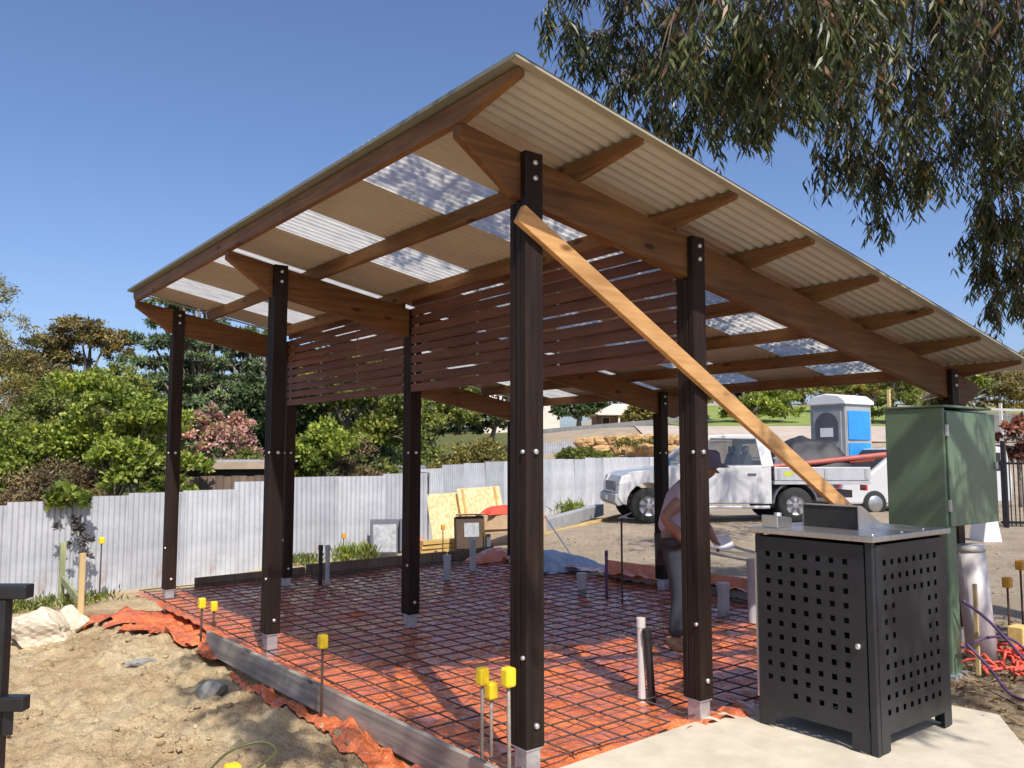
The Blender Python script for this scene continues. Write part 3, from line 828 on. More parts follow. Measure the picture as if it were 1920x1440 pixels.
# door on the long left side (faces -x); u runs from near corner to far corner
dw = BY-0.06
cols = [0.11+0.082*k for k in range(7)]
door = remap(perforated(dw, BZ-0.03, cols, rows, {(6, 0), (5, 0)}), lambda u, d, v_: (-0.004+d, 0.045+u, v_+0.01))
o = lpart('door', door, MT['bench_steel'], bench)
dk = lpart('door_knob', MB().lathe((-0.006, 0.085, 0.56), [(0.0, -0.022), (0.014, -0.022), (0.017, -0.014), (0.010, -0.004), (0.010, 0)], 12, 0), MT['bolt'], o, True)
lpart('hinge', MB().bb((-0.012, BY-0.012, 0.16), (-0.002, BY-0.002, BZ-0.12)), MT['stainless'], o)
cols = [0.09+0.082*k for k in range(8)]
skip = {(c, r) for c in range(2, 6) for r in range(4, 8)}
side = remap(perforated(BX-0.03, BZ-0.03, cols, rows, skip, 0.09), lambda u, d, v_: (0.035+u, -0.002+d, v_+0.01))
lpart('side_panel', side, MT['bench_steel'], bench)
back = remap(perforated(BX, BZ-0.03, [], [], (), 0.09), lambda u, d, v_: (u, BY-d, v_+0.01))
lpart('side_panel', back, MT['bench_steel'], bench)
far = remap(perforated(BY-0.01, BZ-0.03, [], [], (), 0.09), lambda u, d, v_: (BX-d, 0.005+u, v_+0.01))
lpart('side_panel', far, MT['bench_steel'], bench)
for (fx, fy) in ((0.0, 0.0), (0.0, BY-0.04), (BX-0.04, 0.004), (BX-0.04, BY-0.045)):
    lpart('leg', MB().bb((fx, fy, 0.0), (fx+0.035, fy+0.04, BZ-0.005)), MT['bench_steel'], bench, bevel=0.003)
lpart('base_tray', MB().bb((0.05, 0.05, 0.11), (BX-0.05, BY-0.05, 0.125)), MT['dark_inside'], bench)
lpart('cooker_body', MB().bb((0.28, 0.2, 0.55), (BX-0.12, BY-0.12, 1.0)), MT['dark_inside'], bench, bevel=0.01)
lpart('countertop', MB().bb((-0.03, -0.03, BZ), (BX+0.03, BY+0.03, BZ+0.032)), MT['stainless'], bench, bevel=0.004)
hood = MB()
z0 = BZ+0.033
hood.prism([(0.30, z0), (0.30, z0+0.135), (0.34, z0+0.135), (0.60, z0)], 1, 0.235, 0.241)
hood.prism([(0.30, z0), (0.30, z0+0.135), (0.34, z0+0.135), (0.60, z0)], 1, 0.595, 0.601)
hood.prism([(0.30, z0+0.130), (0.30, z0+0.136), (0.345, z0+0.136), (0.61, z0+0.004), (0.60, z0), (0.34, z0+0.130)], 1, 0.243, 0.593)
lpart('hood', hood, MT['stainless'], bench)
lpart('hood_shade_plate', MB().bb((0.306, 0.244, z0+0.001), (0.312, 0.592, z0+0.128)), MT['dark_inside'], bench)  # near-black plate stands in for the shade inside the open hood
lpart('control_bracket', MB().prism([(0.02, z0), (0.02, z0+0.075), (0.17, z0+0.055), (0.17, z0)], 1, 0.59, 0.70), MT['stainless'], bench, bevel=0.004)
lpart('button', MB().lathe((0.07, 0.62, z0+0.075), [(0.022, -0.02), (0.022, 0.012), (0.0, 0.014)], 12), MT['bolt'], bench, True)
for q in ((0.05, 0.02), (0.33, 0.0), (0.62, 0.02)):
    lpart('rivet', MB().lathe((q[0], q[1], z0), [(0.009, 0), (0.009, 0.004), (0.0, 0.007)], 8), MT['bolt'], bench, True)

# ------------------------------------------------------------------ green electrical cabinet
cabn = thing('electrical_cabinet', 'tall green steel electrical cabinet standing behind the barbecue cabinet', 'electrical cabinet', (3.6, -0.52, 0))
def rounded_box_plan(x0, y0, x1, y1, r, n=5):
    pts = [(x0, y0)]
    for k in range(n+1):
        a = -PI/2+PI/2*k/n
        pts.append((x1-r+r*math.cos(a), y0+r+r*math.sin(a)))
    for k in range(n+1):
        a = PI/2*k/n
        pts.append((x1-r+r*math.cos(a), y1-r+r*math.sin(a)))
    pts.append((x0, y1))
    return pts
body = MB().prism(rounded_box_plan(0.03, 0.02, 0.86, 0.46, 0.10), 2, 1.10, 1.955)
lpart('body', body, MT['cab_green'], cabn, bevel=0.012)
lpart('door', MB().bb((0.0, 0.012, 1.075), (0.0265, 0.462, 1.972)), MT['cab_green'], cabn, bevel=0.008)
lpart('door', MB().prism(rounded_box_plan(0.035, 0.0, 0.868, 0.018, 0.006), 2, 1.085, 1.94), MT['cab_green'], cabn, bevel=0.004)
lpart('roof', MB().prism(rounded_box_plan(-0.012, -0.008, 0.88, 0.475, 0.10), 2, 1.974, 1.992), MT['cab_green'], cabn, bevel=0.006)
for zz in (1.24, 1.80):
    lpart('hinge', MB().bb((0.012, -0.012, zz-0.045), (0.034, 0.010, zz+0.045)), MT['zinc'], cabn, bevel=0.003)
lpart('latch', MB().bb((0.82, -0.022, 1.50), (0.845, -0.001, 1.56)), MT['zinc'], cabn, bevel=0.004)
lpart('pedestal', MB().bb((0.01, 0.02, 0.0), (0.16, 0.40, 1.098)), MT['cab_green'], cabn, bevel=0.01)
lpart('base_plate', MB().bb((-0.03, -0.01, -0.02), (0.22, 0.44, 0.012)), MT['zinc'], cabn)
pp = MB().tube([(4.30, -0.42, -0.05), (4.26, -0.37, 0.86)], 0.110, 28)
pp.tube([(4.262, -0.372, 0.85), (4.26, -0.37, 0.90)], 0.114, 28)
tag(pp.build('plastic_pipe', MT['pvc_white'], smooth=True), 'thick pale plastic pipe standing upright under the green electrical cabinet', 'pipe')
tag(MB().bb((3.80, -0.60, 0.0), (3.825, -0.575, 0.66)).build('timber_peg', MT['pale_wood']), 'pale square timber peg standing beside the green cabinet pedestal', 'timber peg')

tag(MB().bb((5.02, -0.44, 0.0), (5.20, -0.32, 0.16)).build('timber_block', MT['yellow_wood'], bevel=0.006), 'small yellow timber block at the foot of the rusty stakes on the right', 'timber')
def cable(label, pts, r, material, grp=None, name='cable'):
    P = [Vector(p) for p in pts]; out = []
    for i in range(len(P)-1):
        p0 = P[max(i-1, 0)]; p1 = P[i]; p2 = P[i+1]; p3 = P[min(i+2, len(P)-1)]
        for k in range(6):
            t = k/6
            out.append(0.5*((2*p1)+(-p0+p2)*t+(2*p0-5*p1+4*p2-p3)*t*t+(-p0+3*p1-3*p2+p3)*t**3))
    out.append(P[-1])
    return tag(MB().tube(out, r, 7).build(name, material, smooth=True), label, 'cable', grp)
g_ = 'purple cables by the green cabinet'
cable('purple cable arching from the green cabinet down over the red netting', [(3.62, -0.58, 0.56), (3.78, -0.70, 0.40), (3.9, -0.86, 0.16), (3.86, -1.0, 0.03), (3.74, -1.18, 0.02)], 0.011, MT['purple'], g_)
cable('purple cable ending nearest the ground below the barbecue cabinet side', [(3.60, -0.60, 0.26), (3.55, -0.78, 0.12), (3.42, -0.94, 0.02), (3.30, -1.10, 0.02)], 0.010, MT['purple'], g_)
cable('purple cable looping low across the front of the red netting', [(3.62, -0.56, 0.22), (3.85, -0.66, 0.28), (4.05, -0.75, 0.24), (4.2, -0.9, 0.03)], 0.010, MT['purple'], g_)
# red netting heap
nb = MB()
r_ = random.Random(5)
for k in range(46):
    a = r_.uniform(0, 2*PI); cx_, cy_ = 4.35+r_.uniform(-0.36, 0.42), -0.80+r_.uniform(-0.16, 0.16)
    pts = []
    for q in range(7):
        a += r_.uniform(-0.9, 0.9)
        cx_ += 0.05*math.cos(a); cy_ += 0.05*math.sin(a)
        pts.append((cx_, cy_, 0.03+r_.random()*0.13*max(0.1, 1-abs(cx_-4.4)*1.6)))
    nb.tube(pts, 0.012, 5)
tag(nb.build('safety_netting', MT['red_net'], smooth=True), 'crumpled heap of red safety netting on the ground beside the pale pipe', 'netting')

# ------------------------------------------------------------------ capped stakes
def stake(label, x, y, top, base=None, capm='cap_yellow', rod='peg_steel', grp='steel stakes with yellow plastic caps', w=0.058, tilt=0.0):
    if base is None: base = tz(x, y)-0.05
    t = thing('capped_stake', label, 'stake', (x, y, base), 0, grp)
    hgt = top-base
    lpart('rod', MB().tube([(0, 0, 0), (tilt*0.5, 0, hgt*0.5), (tilt, 0, hgt-0.03)], 0.0095, 8), MT[rod], t, True)
    c = MB().bb((tilt-w/2, -w/2, hgt-0.09), (tilt+w/2, w/2, hgt))
    lpart('cap', c, MT[capm], t, bevel=0.012)
    return t
stake('tallest left stake of the three yellow capped stakes clustered by the front post', -0.115, 0.235, 0.50)
stake('shortest middle stake of the three yellow capped stakes clustered by the front post', -0.04, 0.255, 0.41)
stake('yellow capped stake standing nearest the camera against the front post edge', -0.300, -0.239, 0.625, tilt=-0.01)
stake('yellow capped stake halfway along the grey front formwork board', -0.33, 1.70, 0.455, rod='rebar')
stake('yellow capped stake at the far end of the grey front formwork board', -0.34, 4.08, 0.37, rod='rebar', capm='cap_yellow')
stake('short yellow capped stake inside the slab near the far end of the formwork board', -0.07, 4.57, 0.245, rod='rebar', capm='cap_yellow')
stake('tall yellow capped dark stake standing against the fence on the far left', -0.03, 9.40, 0.46, rod='rebar', w=0.07)
stake('rusty capped stake by the fence, left one of a pair behind the left corner post', 2.36, 9.35, 0.13, capm='cap_orange', rod='rebar', w=0.075, grp='rusty capped stakes along the fence')
stake('rusty capped stake by the fence, right one of a pair behind the left corner post', 2.48, 9.3, 0.09, capm='cap_orange', rod='rebar', w=0.075, grp='rusty capped stakes along the fence')
stake('rusty capped stake among the green weeds at the fence', 3.72, 9.45, 0.30, capm='cap_orange', rod='rebar', w=0.065, grp='rusty capped stakes along the fence')
stake('rusty capped stake left of the brown printed box', 5.15, 8.6, 0.42, capm='cap_orange', rod='rebar', w=0.06, grp='rusty capped stakes along the fence')
stake('rusty capped stake before the cardboard carton', 5.35, 7.7, 0.36, capm='cap_orange', rod='rebar', w=0.05, grp='rusty capped stakes along the fence')
stake('rusty orange capped stake at the far right beyond the pale pipe', 5.12, -0.30, 0.56, rod='rebar', capm='cap_orange', w=0.07)
stake('orange capped stake at the far right edge just behind the rusty one', 5.62, -0.22, 0.66, rod='rebar', capm='cap_orange', w=0.07)
stake('yellow capped stake low in the foreground sand beside a loop of wire', -1.53, -0.02, 0.395, w=0.060)
cable('thin dark green wire looped on the sand around the foreground yellow stake', [(-1.78, -0.18, 0.15), (-1.66, 0.02, 0.30), (-1.48, 0.20, 0.36), (-1.33, 0.20, 0.38), (-1.30, 0.10, 0.36), (-1.42, 0.02, 0.335), (-1.53, -0.06, 0.31)], 0.0055, mat('green_wire', (0.09, 0.10, 0.03), None, 8, rough=0.6, bumps=0), None, 'wire_loop')

# ------------------------------------------------------------------ upstanding pipes in the slab
def pipe(label, x, y, z1, r, material, name='conduit_pipe', grp='service pipes standing up through the slab', tilt=0.0):
    mb = MB().tube([(x, y, -0.06), (x+tilt, y, z1)], r, 12)
    mb.tube([(x+tilt*0.93, y, z1-0.06), (x+tilt, y, z1+0.002)], r*1.14, 12)
    return tag(mb.build(name, material, smooth=False), label, 'pipe', grp)
pipe('slim black pipe at the back left of the slab beside a grey one', 1.78, 6.22, 0.50, 0.026, MT['poly_black'])
pipe('slim pale grey pipe at the back left of the slab beside a black one', 1.84, 6.15, 0.50, 0.028, MT['pvc_grey'])
pipe('stout grey pipe in the middle of the slab beyond the centre post', 3.19, 5.53, 0.34, 0.045, MT['pvc_grey'])
pipe('grey pipe near the back of the slab in front of the cartons', 3.91, 5.98, 0.46, 0.042, MT['pvc_grey'])
pipe('short grey pipe right of the front post near the blue tarp', 3.98, 3.87, 0.23, 0.055, MT['pvc_grey'])
pipe('thin dark purple pipe between the front post and the person', 3.95, 3.43, 0.53, 0.018, MT['purple'])
pipe('tall thin rusty rod with a black sleeve standing left of the back post', 3.78, 3.02, 0.93, 0.011, MT['rebar'])
pipe('pale grey pipe standing before the second front post', 1.402, 0.52, 0.53, 0.027, MT['pvc_white'])
pipe('leaning black pipe right beside the pale grey one', 1.44, 0.46, 0.47, 0.026, MT['poly_black'], tilt=-0.045)
pipe('stout grey pipe right of the second front post', 4.15, 1.97, 0.33, 0.058, MT['pvc_grey'])
pipe('tall grey pipe seen just left of the barbecue cabinet', 4.0, 1.52, 0.62, 0.04, MT['pvc_grey'])

# dark raised membrane edge, blue tarp
r_ = np.random.default_rng(3)
def crumple(name, label, cat, c, size, h, material, seed, n=30):
    us = np.linspace(-1, 1, n); U, Vv = np.meshgrid(us, us, indexing='ij'); u = U.ravel(); v_ = Vv.ravel()
    rr = np.clip(1-np.maximum(np.abs(u), np.abs(v_))**3, 0, 1)
    z = h*rr*(0.62+0.5*vnoise(u*1.7+seed, v_*1.7+seed*2, seed)-0.25*u*u*v_*v_)+0.16*h*rr*np.abs(vnoise(u*6+seed, v_*6, seed+1)-0.5)
    x = c[0]+u*size[0]/2*(1+0.15*(vnoise(u*2+3, v_*2, seed+5)-0.5)); y = c[1]+v_*size[1]/2*(1+0.15*(vnoise(u*2, v_*2+7, seed+6)-0.5))
    ii = np.arange(n*n).reshape(n, n)
    F = np.stack([ii[:-1, :-1], ii[1:, :-1], ii[1:, 1:], ii[:-1, 1:]], -1).reshape(-1, 4)
    o = link(name, fastmesh(name, np.column_stack([x, y, c[2]+z]), F, material, True))
    return tag(o, label, cat)
crumple('plastic_tarp', 'crumpled pale blue grey plastic tarp at the back edge of the slab', 'tarp', (5.1, 5.6, 0.02), (1.1, 0.9), 0.24, MT['blue_tarp'], 8)
crumple('membrane_roll', 'folded dark orange plastic heap in front of the cardboard carton', 'plastic sheet', (4.85, 6.75, 0.02), (0.85, 0.4), 0.19, MT['membrane'], 14)
mb = MB()
mb.prism([(0.0, 0.0), (0.05, 0.23), (0.09, 0.22), (0.13, 0.0)], 1, 2.0, 4.7)
mb.v = [(p[0]+5.12+0.03*math.sin(p[1]*7), p[1], p[2]+0.02*math.sin(p[1]*5)) for p in mb.v]
tag(mb.build('membrane_upstand', MT['membrane'], smooth=False), 'dark orange plastic upstand turned up along the right side of the slab', 'plastic sheet')

# ------------------------------------------------------------------ handrail at the left edge
hr = thing('handrail', 'black steel handrail post with two rail stubs at the left edge of the photo', 'handrail', (-2.327, 0.149, 0))
dirv = Vector((rt.x, rt.y, 0))
hx = Vector((-2.405, 0.20, 0))
pst = MB().bar((0, 0, -0.2), (0, 0, 1.10), 0.05, 0.05, (rt.x, rt.y, 0))
lpart('post', pst, MT['black_steel'], hr, bevel=0.004)
far_end = dirv*(-1.15)
lpart('post', MB().bar((far_end.x, far_end.y, -0.2), (far_end.x, far_end.y, 1.10), 0.05, 0.05, (rt.x, rt.y, 0)), MT['black_steel'], hr, bevel=0.004)
for (zz, ln, t, wv) in ((1.128, 0.098, 0.050, 0.06), (0.735, 0.106, 0.052, 0.05)):
    a = dirv*(-1.2)+Vector((0, 0, zz-0.0)); b_ = dirv*ln+Vector((0, 0, zz))
    lpart('rail', MB().bar(a, b_, wv, t), MT['black_steel'], hr, bevel=0.006)
lpart('bracket', MB().bb((0.016, -0.02, 0.62), (0.05, 0.02, 0.708)), MT['black_steel'], hr)

# ------------------------------------------------------------------ loose site things near the fence
t = thing('peg_frame', 'two timber pegs joined by a low rail before the corrugated fence', 'timber pegs', (-0.70, 7.6, tz(-0.7, 7.6)))
zz = tz(-0.55, 9.1); zl = tz(-0.73, 7.0)
MB().bb((-0.595, 9.08, zz-0.1), (-0.525, 9.13, zz+0.84)).build('peg', MT['green_wood'], t, bevel=0.003, label='greenish weathered timber peg by the fence')
MB().bb((-0.76, 6.98, zl-0.1), (-0.70, 7.03, zl+0.84)).build('peg', MT['pale_wood'], t, bevel=0.003, label='pale fresh timber peg')
MB().bar((-0.56, 9.06, zz+0.36), (-0.73, 7.05, zl+0.30), 0.035, 0.09).build('rail', MT['green_wood'], t)

def rockmesh(name, c, size, seed, material, n=2, rough=0.25):
    bm = bmesh.new(); bmesh.ops.create_icosphere(bm, subdivisions=n, radius=1)
    rr = random.Random(seed)
    ph = [rr.uniform(0, 6) for _ in range(6)]
    for v_ in bm.verts:
        p = v_.co.copy()
        # flatten into facets
        for q in range(5):
            dn = Vector((math.cos(ph[q]*7), math.sin(ph[q]*5), math.cos(ph[q]*3))).normalized()
            dd = p.dot(dn)
            if dd > 0.62: p -= dn*(dd-0.62)*0.9
        k = 1+rough*0.5*math.sin(p.x*3+ph[0])*math.sin(p.y*4+ph[1])+rough*0.25*math.sin(p.z*7+ph[2])
        k += 0.05*math.sin(p.x*11+ph[3])*math.sin(p.y*13+ph[4])+0.03*math.sin(p.z*23+p.x*17)
        v_.co = Vector((p.x*size[0]*k, p.y*size[1]*k, p.z*size[2]*k))+Vector(c)
    me = bpy.data.meshes.new(name); bm.to_mesh(me); bm.free(); me.materials.append(material)
    return me
tag(link('sandstone_block', rockmesh('sandstone_block', (-1.22, 6.15, tz(-1.2, 6.15)+0.13), (0.33, 0.30, 0.25), 5, MT['rock'], 4)), 'large cream sandstone block lying on the sand left of the pale peg', 'rock', 'cream rocks on the sand')
tag(link('sandstone_block', rockmesh('sandstone_block', (-0.93, 6.35, tz(-0.93, 6.35)+0.12), (0.20, 0.22, 0.19), 9, MT['rock'], 4)), 'smaller cream rock tucked between the large block and the pale peg', 'rock', 'cream rocks on the sand')
tag(link('stone', rockmesh('stone', (-0.62, 2.92, tz(-0.62, 2.92)+0.03), (0.13, 0.10, 0.085), 12, MT['grey_stone'], 2)), 'grey stone leaning near the front formwork board in the shade', 'rock', 'grey stones on the sand')
tag(link('stone', rockmesh('stone', (-0.85, 4.0, tz(-0.85, 4.0)+0.02), (0.14, 0.07, 0.04), 17, MT['grey_stone'], 2)), 'flat grey stone on the sand before the orange flap', 'rock', 'grey stones on the sand')

# dirt clods: one uncountable scatter
V = []; F = []; off = 0
bm = bmesh.new(); bmesh.ops.create_icosphere(bm, subdivisions=1, radius=1)
bv = np.array([v_.co[:] for v_ in bm.verts]); bf = np.array([[v_.index for v_ in f_.verts] for f_ in bm.faces]); bm.free()
N = 9000
cxs = rng.uniform(-3.0, -0.35, N); cys = rng.uniform(-1.0, 7.6, N)
czs = T(cxs, cys)
czs += NZ(cxs, cys)
big = rng.random(len(cxs)) < 0.02
keep = big | (vnoise(cxs*1.6+5, cys*1.6+8, 41) > 0.42)
cxs, cys, czs, big = cxs[keep], cys[keep], czs[keep], big[keep]
sz = 0.004+0.020*rng.random(len(cxs))**9+big*rng.uniform(0.010, 0.045, len(cxs))*rng.random(len(cxs))
for i in range(len(cxs)):
    s = sz[i]*(0.7+0.6*rng.random(3))*np.array([1.2, 1.2, 0.8])
    jit = 1+0.75*(rng.random((len(bv), 1))-0.5)
    V.append(bv*s*jit+np.array([cxs[i], cys[i], czs[i]+sz[i]*0.25])); F.append(bf+off); off += len(bv)
o = link('dirt_clods', fastmesh('dirt_clods', np.vstack(V), np.vstack(F), MT['ground']))
tag(o, 'scattered clods and small stones over the sandy dirt', 'dirt', kind='stuff')
# gravel and litter on the right
V = []; F = []; off = 0
for (x0, x1, y0, y1, N, smin, smax) in ((2.7, 6.5, -2.6, 0.4, 700, 0.006, 0.02), (5.4, 12, 0.5, 8, 700, 0.008, 0.02)):
    cxs = rng.uniform(x0, x1, N); cys = rng.uniform(y0, y1, N); czs = T(cxs, cys)
    for i in range(N):
        s = smin+(smax-smin)*rng.random()**3
        V.append(bv*s*(0.7+0.6*rng.random(3))+np.array([cxs[i], cys[i], czs[i]+s*0.3])); F.append(bf+off); off += len(bv)
o = link('gravel', fastmesh('gravel', np.vstack(V), np.vstack(F), MT['ground']))
tag(o, 'loose pale gravel scattered over the lot on the right', 'gravel', kind='stuff')
N = 1500
cxs = rng.uniform(2.6, 6.2, N); cys = rng.uniform(-2.6, 0.2, N); czs = T(cxs, cys)+0.01
D = np.column_stack([rng.normal(size=N), rng.normal(size=N), rng.normal(size=N)*0.3])
Nn = np.column_stack([rng.normal(size=N)*0.4, rng.normal(size=N)*0.4, np.ones(N)])
v_, f_ = leaves(np.column_stack([cxs, cys, czs]), D, Nn, rng.uniform(0.05, 0.12, N), rng.uniform(0.012, 0.025, N))
tag(link('leaf_litter', fastmesh('leaf_litter', v_, f_, MT['leaf_brown'])), 'dry brown gum leaves littering the ground by the green cabinet', 'leaf litter', kind='stuff')

# leaning pallet panel, bags, boxes, sheets and timber at the fence
zg = tz(4.5, 9.4)
t = thing('equipment_case', 'grey and black open case leaning on the fence beside the weeds', 'case', (4.42, 9.30, zg+0.06), math.radians(-28))
R = Matrix.Rotation(math.radians(-14), 3, 'X')
lpart('shell', MB().box((0, 0.10, 0.30), (0.50, 0.05, 0.60), R), MT['dark_plastic'], t, bevel=0.01)
lpart('liner', MB().box((0, 0.068, 0.27), (0.40, 0.03, 0.48), R), MT['print_grey'], t, bevel=0.01)
lpart('lid', MB().box((0.27, 0.02, 0.31), (0.04, 0.26, 0.56), R), MT['dark_plastic'], t, bevel=0.01)
crumple('plastic_bag', 'pinkish red plastic bag slumped beside the grey case', 'plastic bag', (5.05, 9.3, tz(5, 9.3)), (0.35, 0.35), 0.42, MT['pink_bag'], 4)
zg = tz(6.3, 9.6)
t = thing('chipboard_sheet', 'yellow chipboard sheet leaning on the fence, left one behind the cartons', 'board sheet', (6.05, 9.85, zg), math.radians(16), 'yellow chipboard sheets leaning on the fence')
R = Matrix.Rotation(math.radians(-12), 3, 'X')
lpart('sheet', MB().box((0, 0, 0.46), (0.92, 0.02, 1.02), R), MT['osb'], t)
t = thing('chipboard_sheet', 'wider yellow chipboard sheet leaning on the fence, right one behind the red bag', 'board sheet', (7.1, 10.1, zg), math.radians(20), 'yellow chipboard sheets leaning on the fence')
lpart('sheet', MB().box((0, 0, 0.50), (1.5, 0.02, 1.1), R), MT['osb'], t)
lpart('batten', MB().box((-0.62, -0.02, 0.50), (0.06, 0.03, 1.08), R), MT['yellow_wood'], t)
lpart('batten', MB().box((0.52, -0.02, 0.50), (0.06, 0.03, 1.08), R), MT['yellow_wood'], t)
for k, (dz, lb) in enumerate(((0.035, 'bottom length of the yellow timber stacked left of the brown box'), (0.115, 'middle length of the yellow timber stacked left of the brown box'), (0.195, 'top length of the yellow timber stacked left of the brown box'))):
    zz = tz(5.4, 9.0)+dz+0.02
    o = MB().bar((5.0, 9.1-0.03*k, zz), (6.35, 8.95+0.02*k, zz), 0.12, 0.07).build('timber_length', MT['yellow_wood'], bevel=0.004)
    tag(o, lb, 'timber', 'yellow timber lengths stacked by the fence')
zg = tz(5.6, 8.55)
t = thing('printed_box', 'dark brown box with a grey printed picture tilted on the timber', 'box', (5.62, 8.45, zg+0.02), math.radians(-24))
R = Matrix.Rotation(math.radians(-10), 3, 'X')
lpart('carton', MB().box((0, 0.1, 0.30), (0.50, 0.22, 0.56), R), MT['brown_box'], t, bevel=0.006)
lpart('picture', MB().box((0.02, -0.004, 0.36), (0.26, 0.006, 0.24), R), MT['print_grey'], t)
lpart('flap', MB().box((0, 0.06, 0.62), (0.48, 0.20, 0.012), R), MT['cardboard'], t)
zg = tz(6.4, 8.5)
t = thing('cardboard_carton', 'wide tan cardboard carton with open flaps under the red bag', 'box', (6.45, 8.35, zg), math.radians(-20))
lpart('carton', MB().bb((-0.55, 0, 0.22), (0.65, 0.45, 0.55)), MT['cardboard'], t, bevel=0.008)
lpart('flap', MB().prism([(-0.56, 0.30), (-0.30, 0.54), (0.62, 0.54), (0.5, 0.32)], 1, -0.04, -0.03), MT['cardboard'], t)
lpart('support', MB().bb((-0.45, 0.05, 0.0), (-0.38, 0.4, 0.218)), MT['dark_plastic'], t)
lpart('support', MB().bb((0.48, 0.05, 0.0), (0.55, 0.4, 0.218)), MT['dark_plastic'], t)
crumple('plastic_bag', 'bright red plastic bag draped on top of the cardboard carton', 'plastic bag', (6.5, 8.6, zg+0.56), (0.95, 0.4), 0.16, MT['red_bag'], 6)
tag(MB().tube([(7.0, 9.0, zg+0.7), (7.05, 9.05, zg+1.0), (7.08, 9.05, zg+1.12)], [0.10, 0.08, 0.03], 8).build('red_cloth', MT['red_bag'], smooth=True), 'red cloth hanging up against the right chipboard sheet', 'cloth')

# low kerb wall with timber before it, white gutter
tag(MB().bar((7.6, 9.05, 0.20), (11.0, 10.8, 0.32), 0.2, 0.26).build('kerb_wall', MT['block'], bevel=0.01), 'low grey concrete kerb wall in front of the fence left of the truck', 'low wall')
tag(MB().bar((7.4, 8.6, 0.10), (11.2, 10.2, 0.22), 0.06, 0.08).build('edging_timber', MT['yellow_wood']), 'long pale timber edging lying before the grey kerb wall', 'timber')
tag(MB().bar((10.1, 9.3, 0.25), (10.75, 8.72, 0.62), 0.10, 0.02).build('white_trim', MT['white_plastic']), 'white sloping trim strip leaning at the front of the truck', 'trim')
tag(MB().bar((5.423, 6.233, 0.686), (5.20, 5.40, 0.20), 0.014, 0.014).build('white_pole', MT['white_plastic']), 'thin white pole propped on the gravel right of the front post', 'pole')

# ------------------------------------------------------------------ person
def skinned(name, chain, edges_, material, parent, label=None, root=0, sub=1):
    me = bpy.data.meshes.new(name)
    me.from_pydata([c[0] for c in chain], edges_, [])
    me.materials.append(material)
    o = bpy.data.objects.new(name, me); COL.objects.link(o)
    if parent is not None: o.parent = parent
    md = o.modifiers.new('skin', 'SKIN'); md.use_smooth_shade = True
    if not me.skin_vertices:
        bm = bmesh.new(); bm.from_mesh(me); bm.verts.layers.skin.verify(); bm.to_mesh(me); bm.free()
    sv = me.skin_vertices[0].data
    for i, c in enumerate(chain):
        r = c[1]; sv[i].radius = (r, r) if not isinstance(r, tuple) else r
        sv[i].use_root = (i == root)
    sb = o.modifiers.new('smooth', 'SUBSURF'); sb.levels = sub; sb.render_levels = 2
    if label: o['label'] = label
    return o
zp = 0.0
per = thing('person', 'person in a wide hat, lilac shirt and dark trousers stooping behind a post holding paper', 'person', (2.63, 1.245, 0.02), math.atan2(rt.y, rt.x))
B = [((-0.03, 0, 0.88), 0.14), ((0.0, 0, 1.03), (0.13, 0.15)), ((0.07, 0, 1.21), (0.13, 0.17)), ((0.13, 0, 1.34), (0.10, 0.14)), ((0.19, 0, 1.405), 0.055), ((0.255, 0, 1.465), 0.088), ((0.28, 0, 1.54), 0.088),
     ((0.10, -0.19, 1.32), 0.065), ((-0.17, -0.29, 1.10), 0.050), ((-0.04, -0.23, 0.96), 0.036), ((0.01, -0.21, 0.91), 0.034),
     ((0.14, 0.19, 1.32), 0.065), ((0.24, 0.23, 1.08), 0.048), ((0.31, 0.13, 0.93), 0.036), ((0.335, 0.10, 0.875), 0.033),
     ((-0.04, -0.10, 0.83), 0.10), ((0.0, -0.11, 0.46), 0.062), ((-0.06, -0.12, 0.10), 0.042), ((0.10, -0.13, 0.045), 0.036),
     ((-0.02, 0.10, 0.83), 0.10), ((0.06, 0.12, 0.46), 0.062), ((0.09, 0.12, 0.10), 0.042), ((0.25, 0.13, 0.045), 0.036)]
Ed = [(0, 1), (1, 2), (2, 3), (3, 4), (4, 5), (5, 6), (3, 7), (7, 8), (8, 9), (9, 10), (3, 11), (11, 12), (12, 13), (13, 14), (0, 15), (15, 16), (16, 17), (17, 18), (0, 19), (19, 20), (20, 21), (21, 22)]
for (w, base) in ((10, (0.01, -0.21, 0.91)), (14, (0.335, 0.10, 0.875))):
    for k in range(5):
        n0 = len(B)
        if k == 0:
            pts = [(0.015, -0.022, -0.012), (0.035, -0.034, -0.035)]
        else:
            o_ = -0.026+0.016*k
            pts = [(0.012, o_, -0.045), (0.028, o_, -0.072-0.006*(2-abs(k-2))), (0.020, o_*0.9, -0.095)]
        B += [((base[0]+p[0], base[1]+p[1], base[2]+p[2]), 0.009) for p in pts]
        Ed.append((w, n0)); Ed += [(n0+q, n0+q+1) for q in range(len(pts)-1)]
skinned('body', B, Ed, MT['skin'], per)
S = [((-0.03, 0, 0.90), (0.155, 0.17)), ((0.0, 0, 1.03), (0.15, 0.175)), ((0.07, 0, 1.21), (0.15, 0.19)), ((0.125, 0, 1.325), (0.12, 0.16)), ((0.165, 0, 1.38), 0.07), ((0.10, -0.195, 1.32), 0.085), ((-0.04, -0.25, 1.205), 0.080), ((0.14, 0.195, 1.32), 0.085), ((0.19, 0.22, 1.20), 0.078)]
skinned('shirt', S, [(0, 1), (1, 2), (2, 3), (3, 4), (3, 5), (5, 6), (3, 7), (7, 8)], MT['shirt'], per)
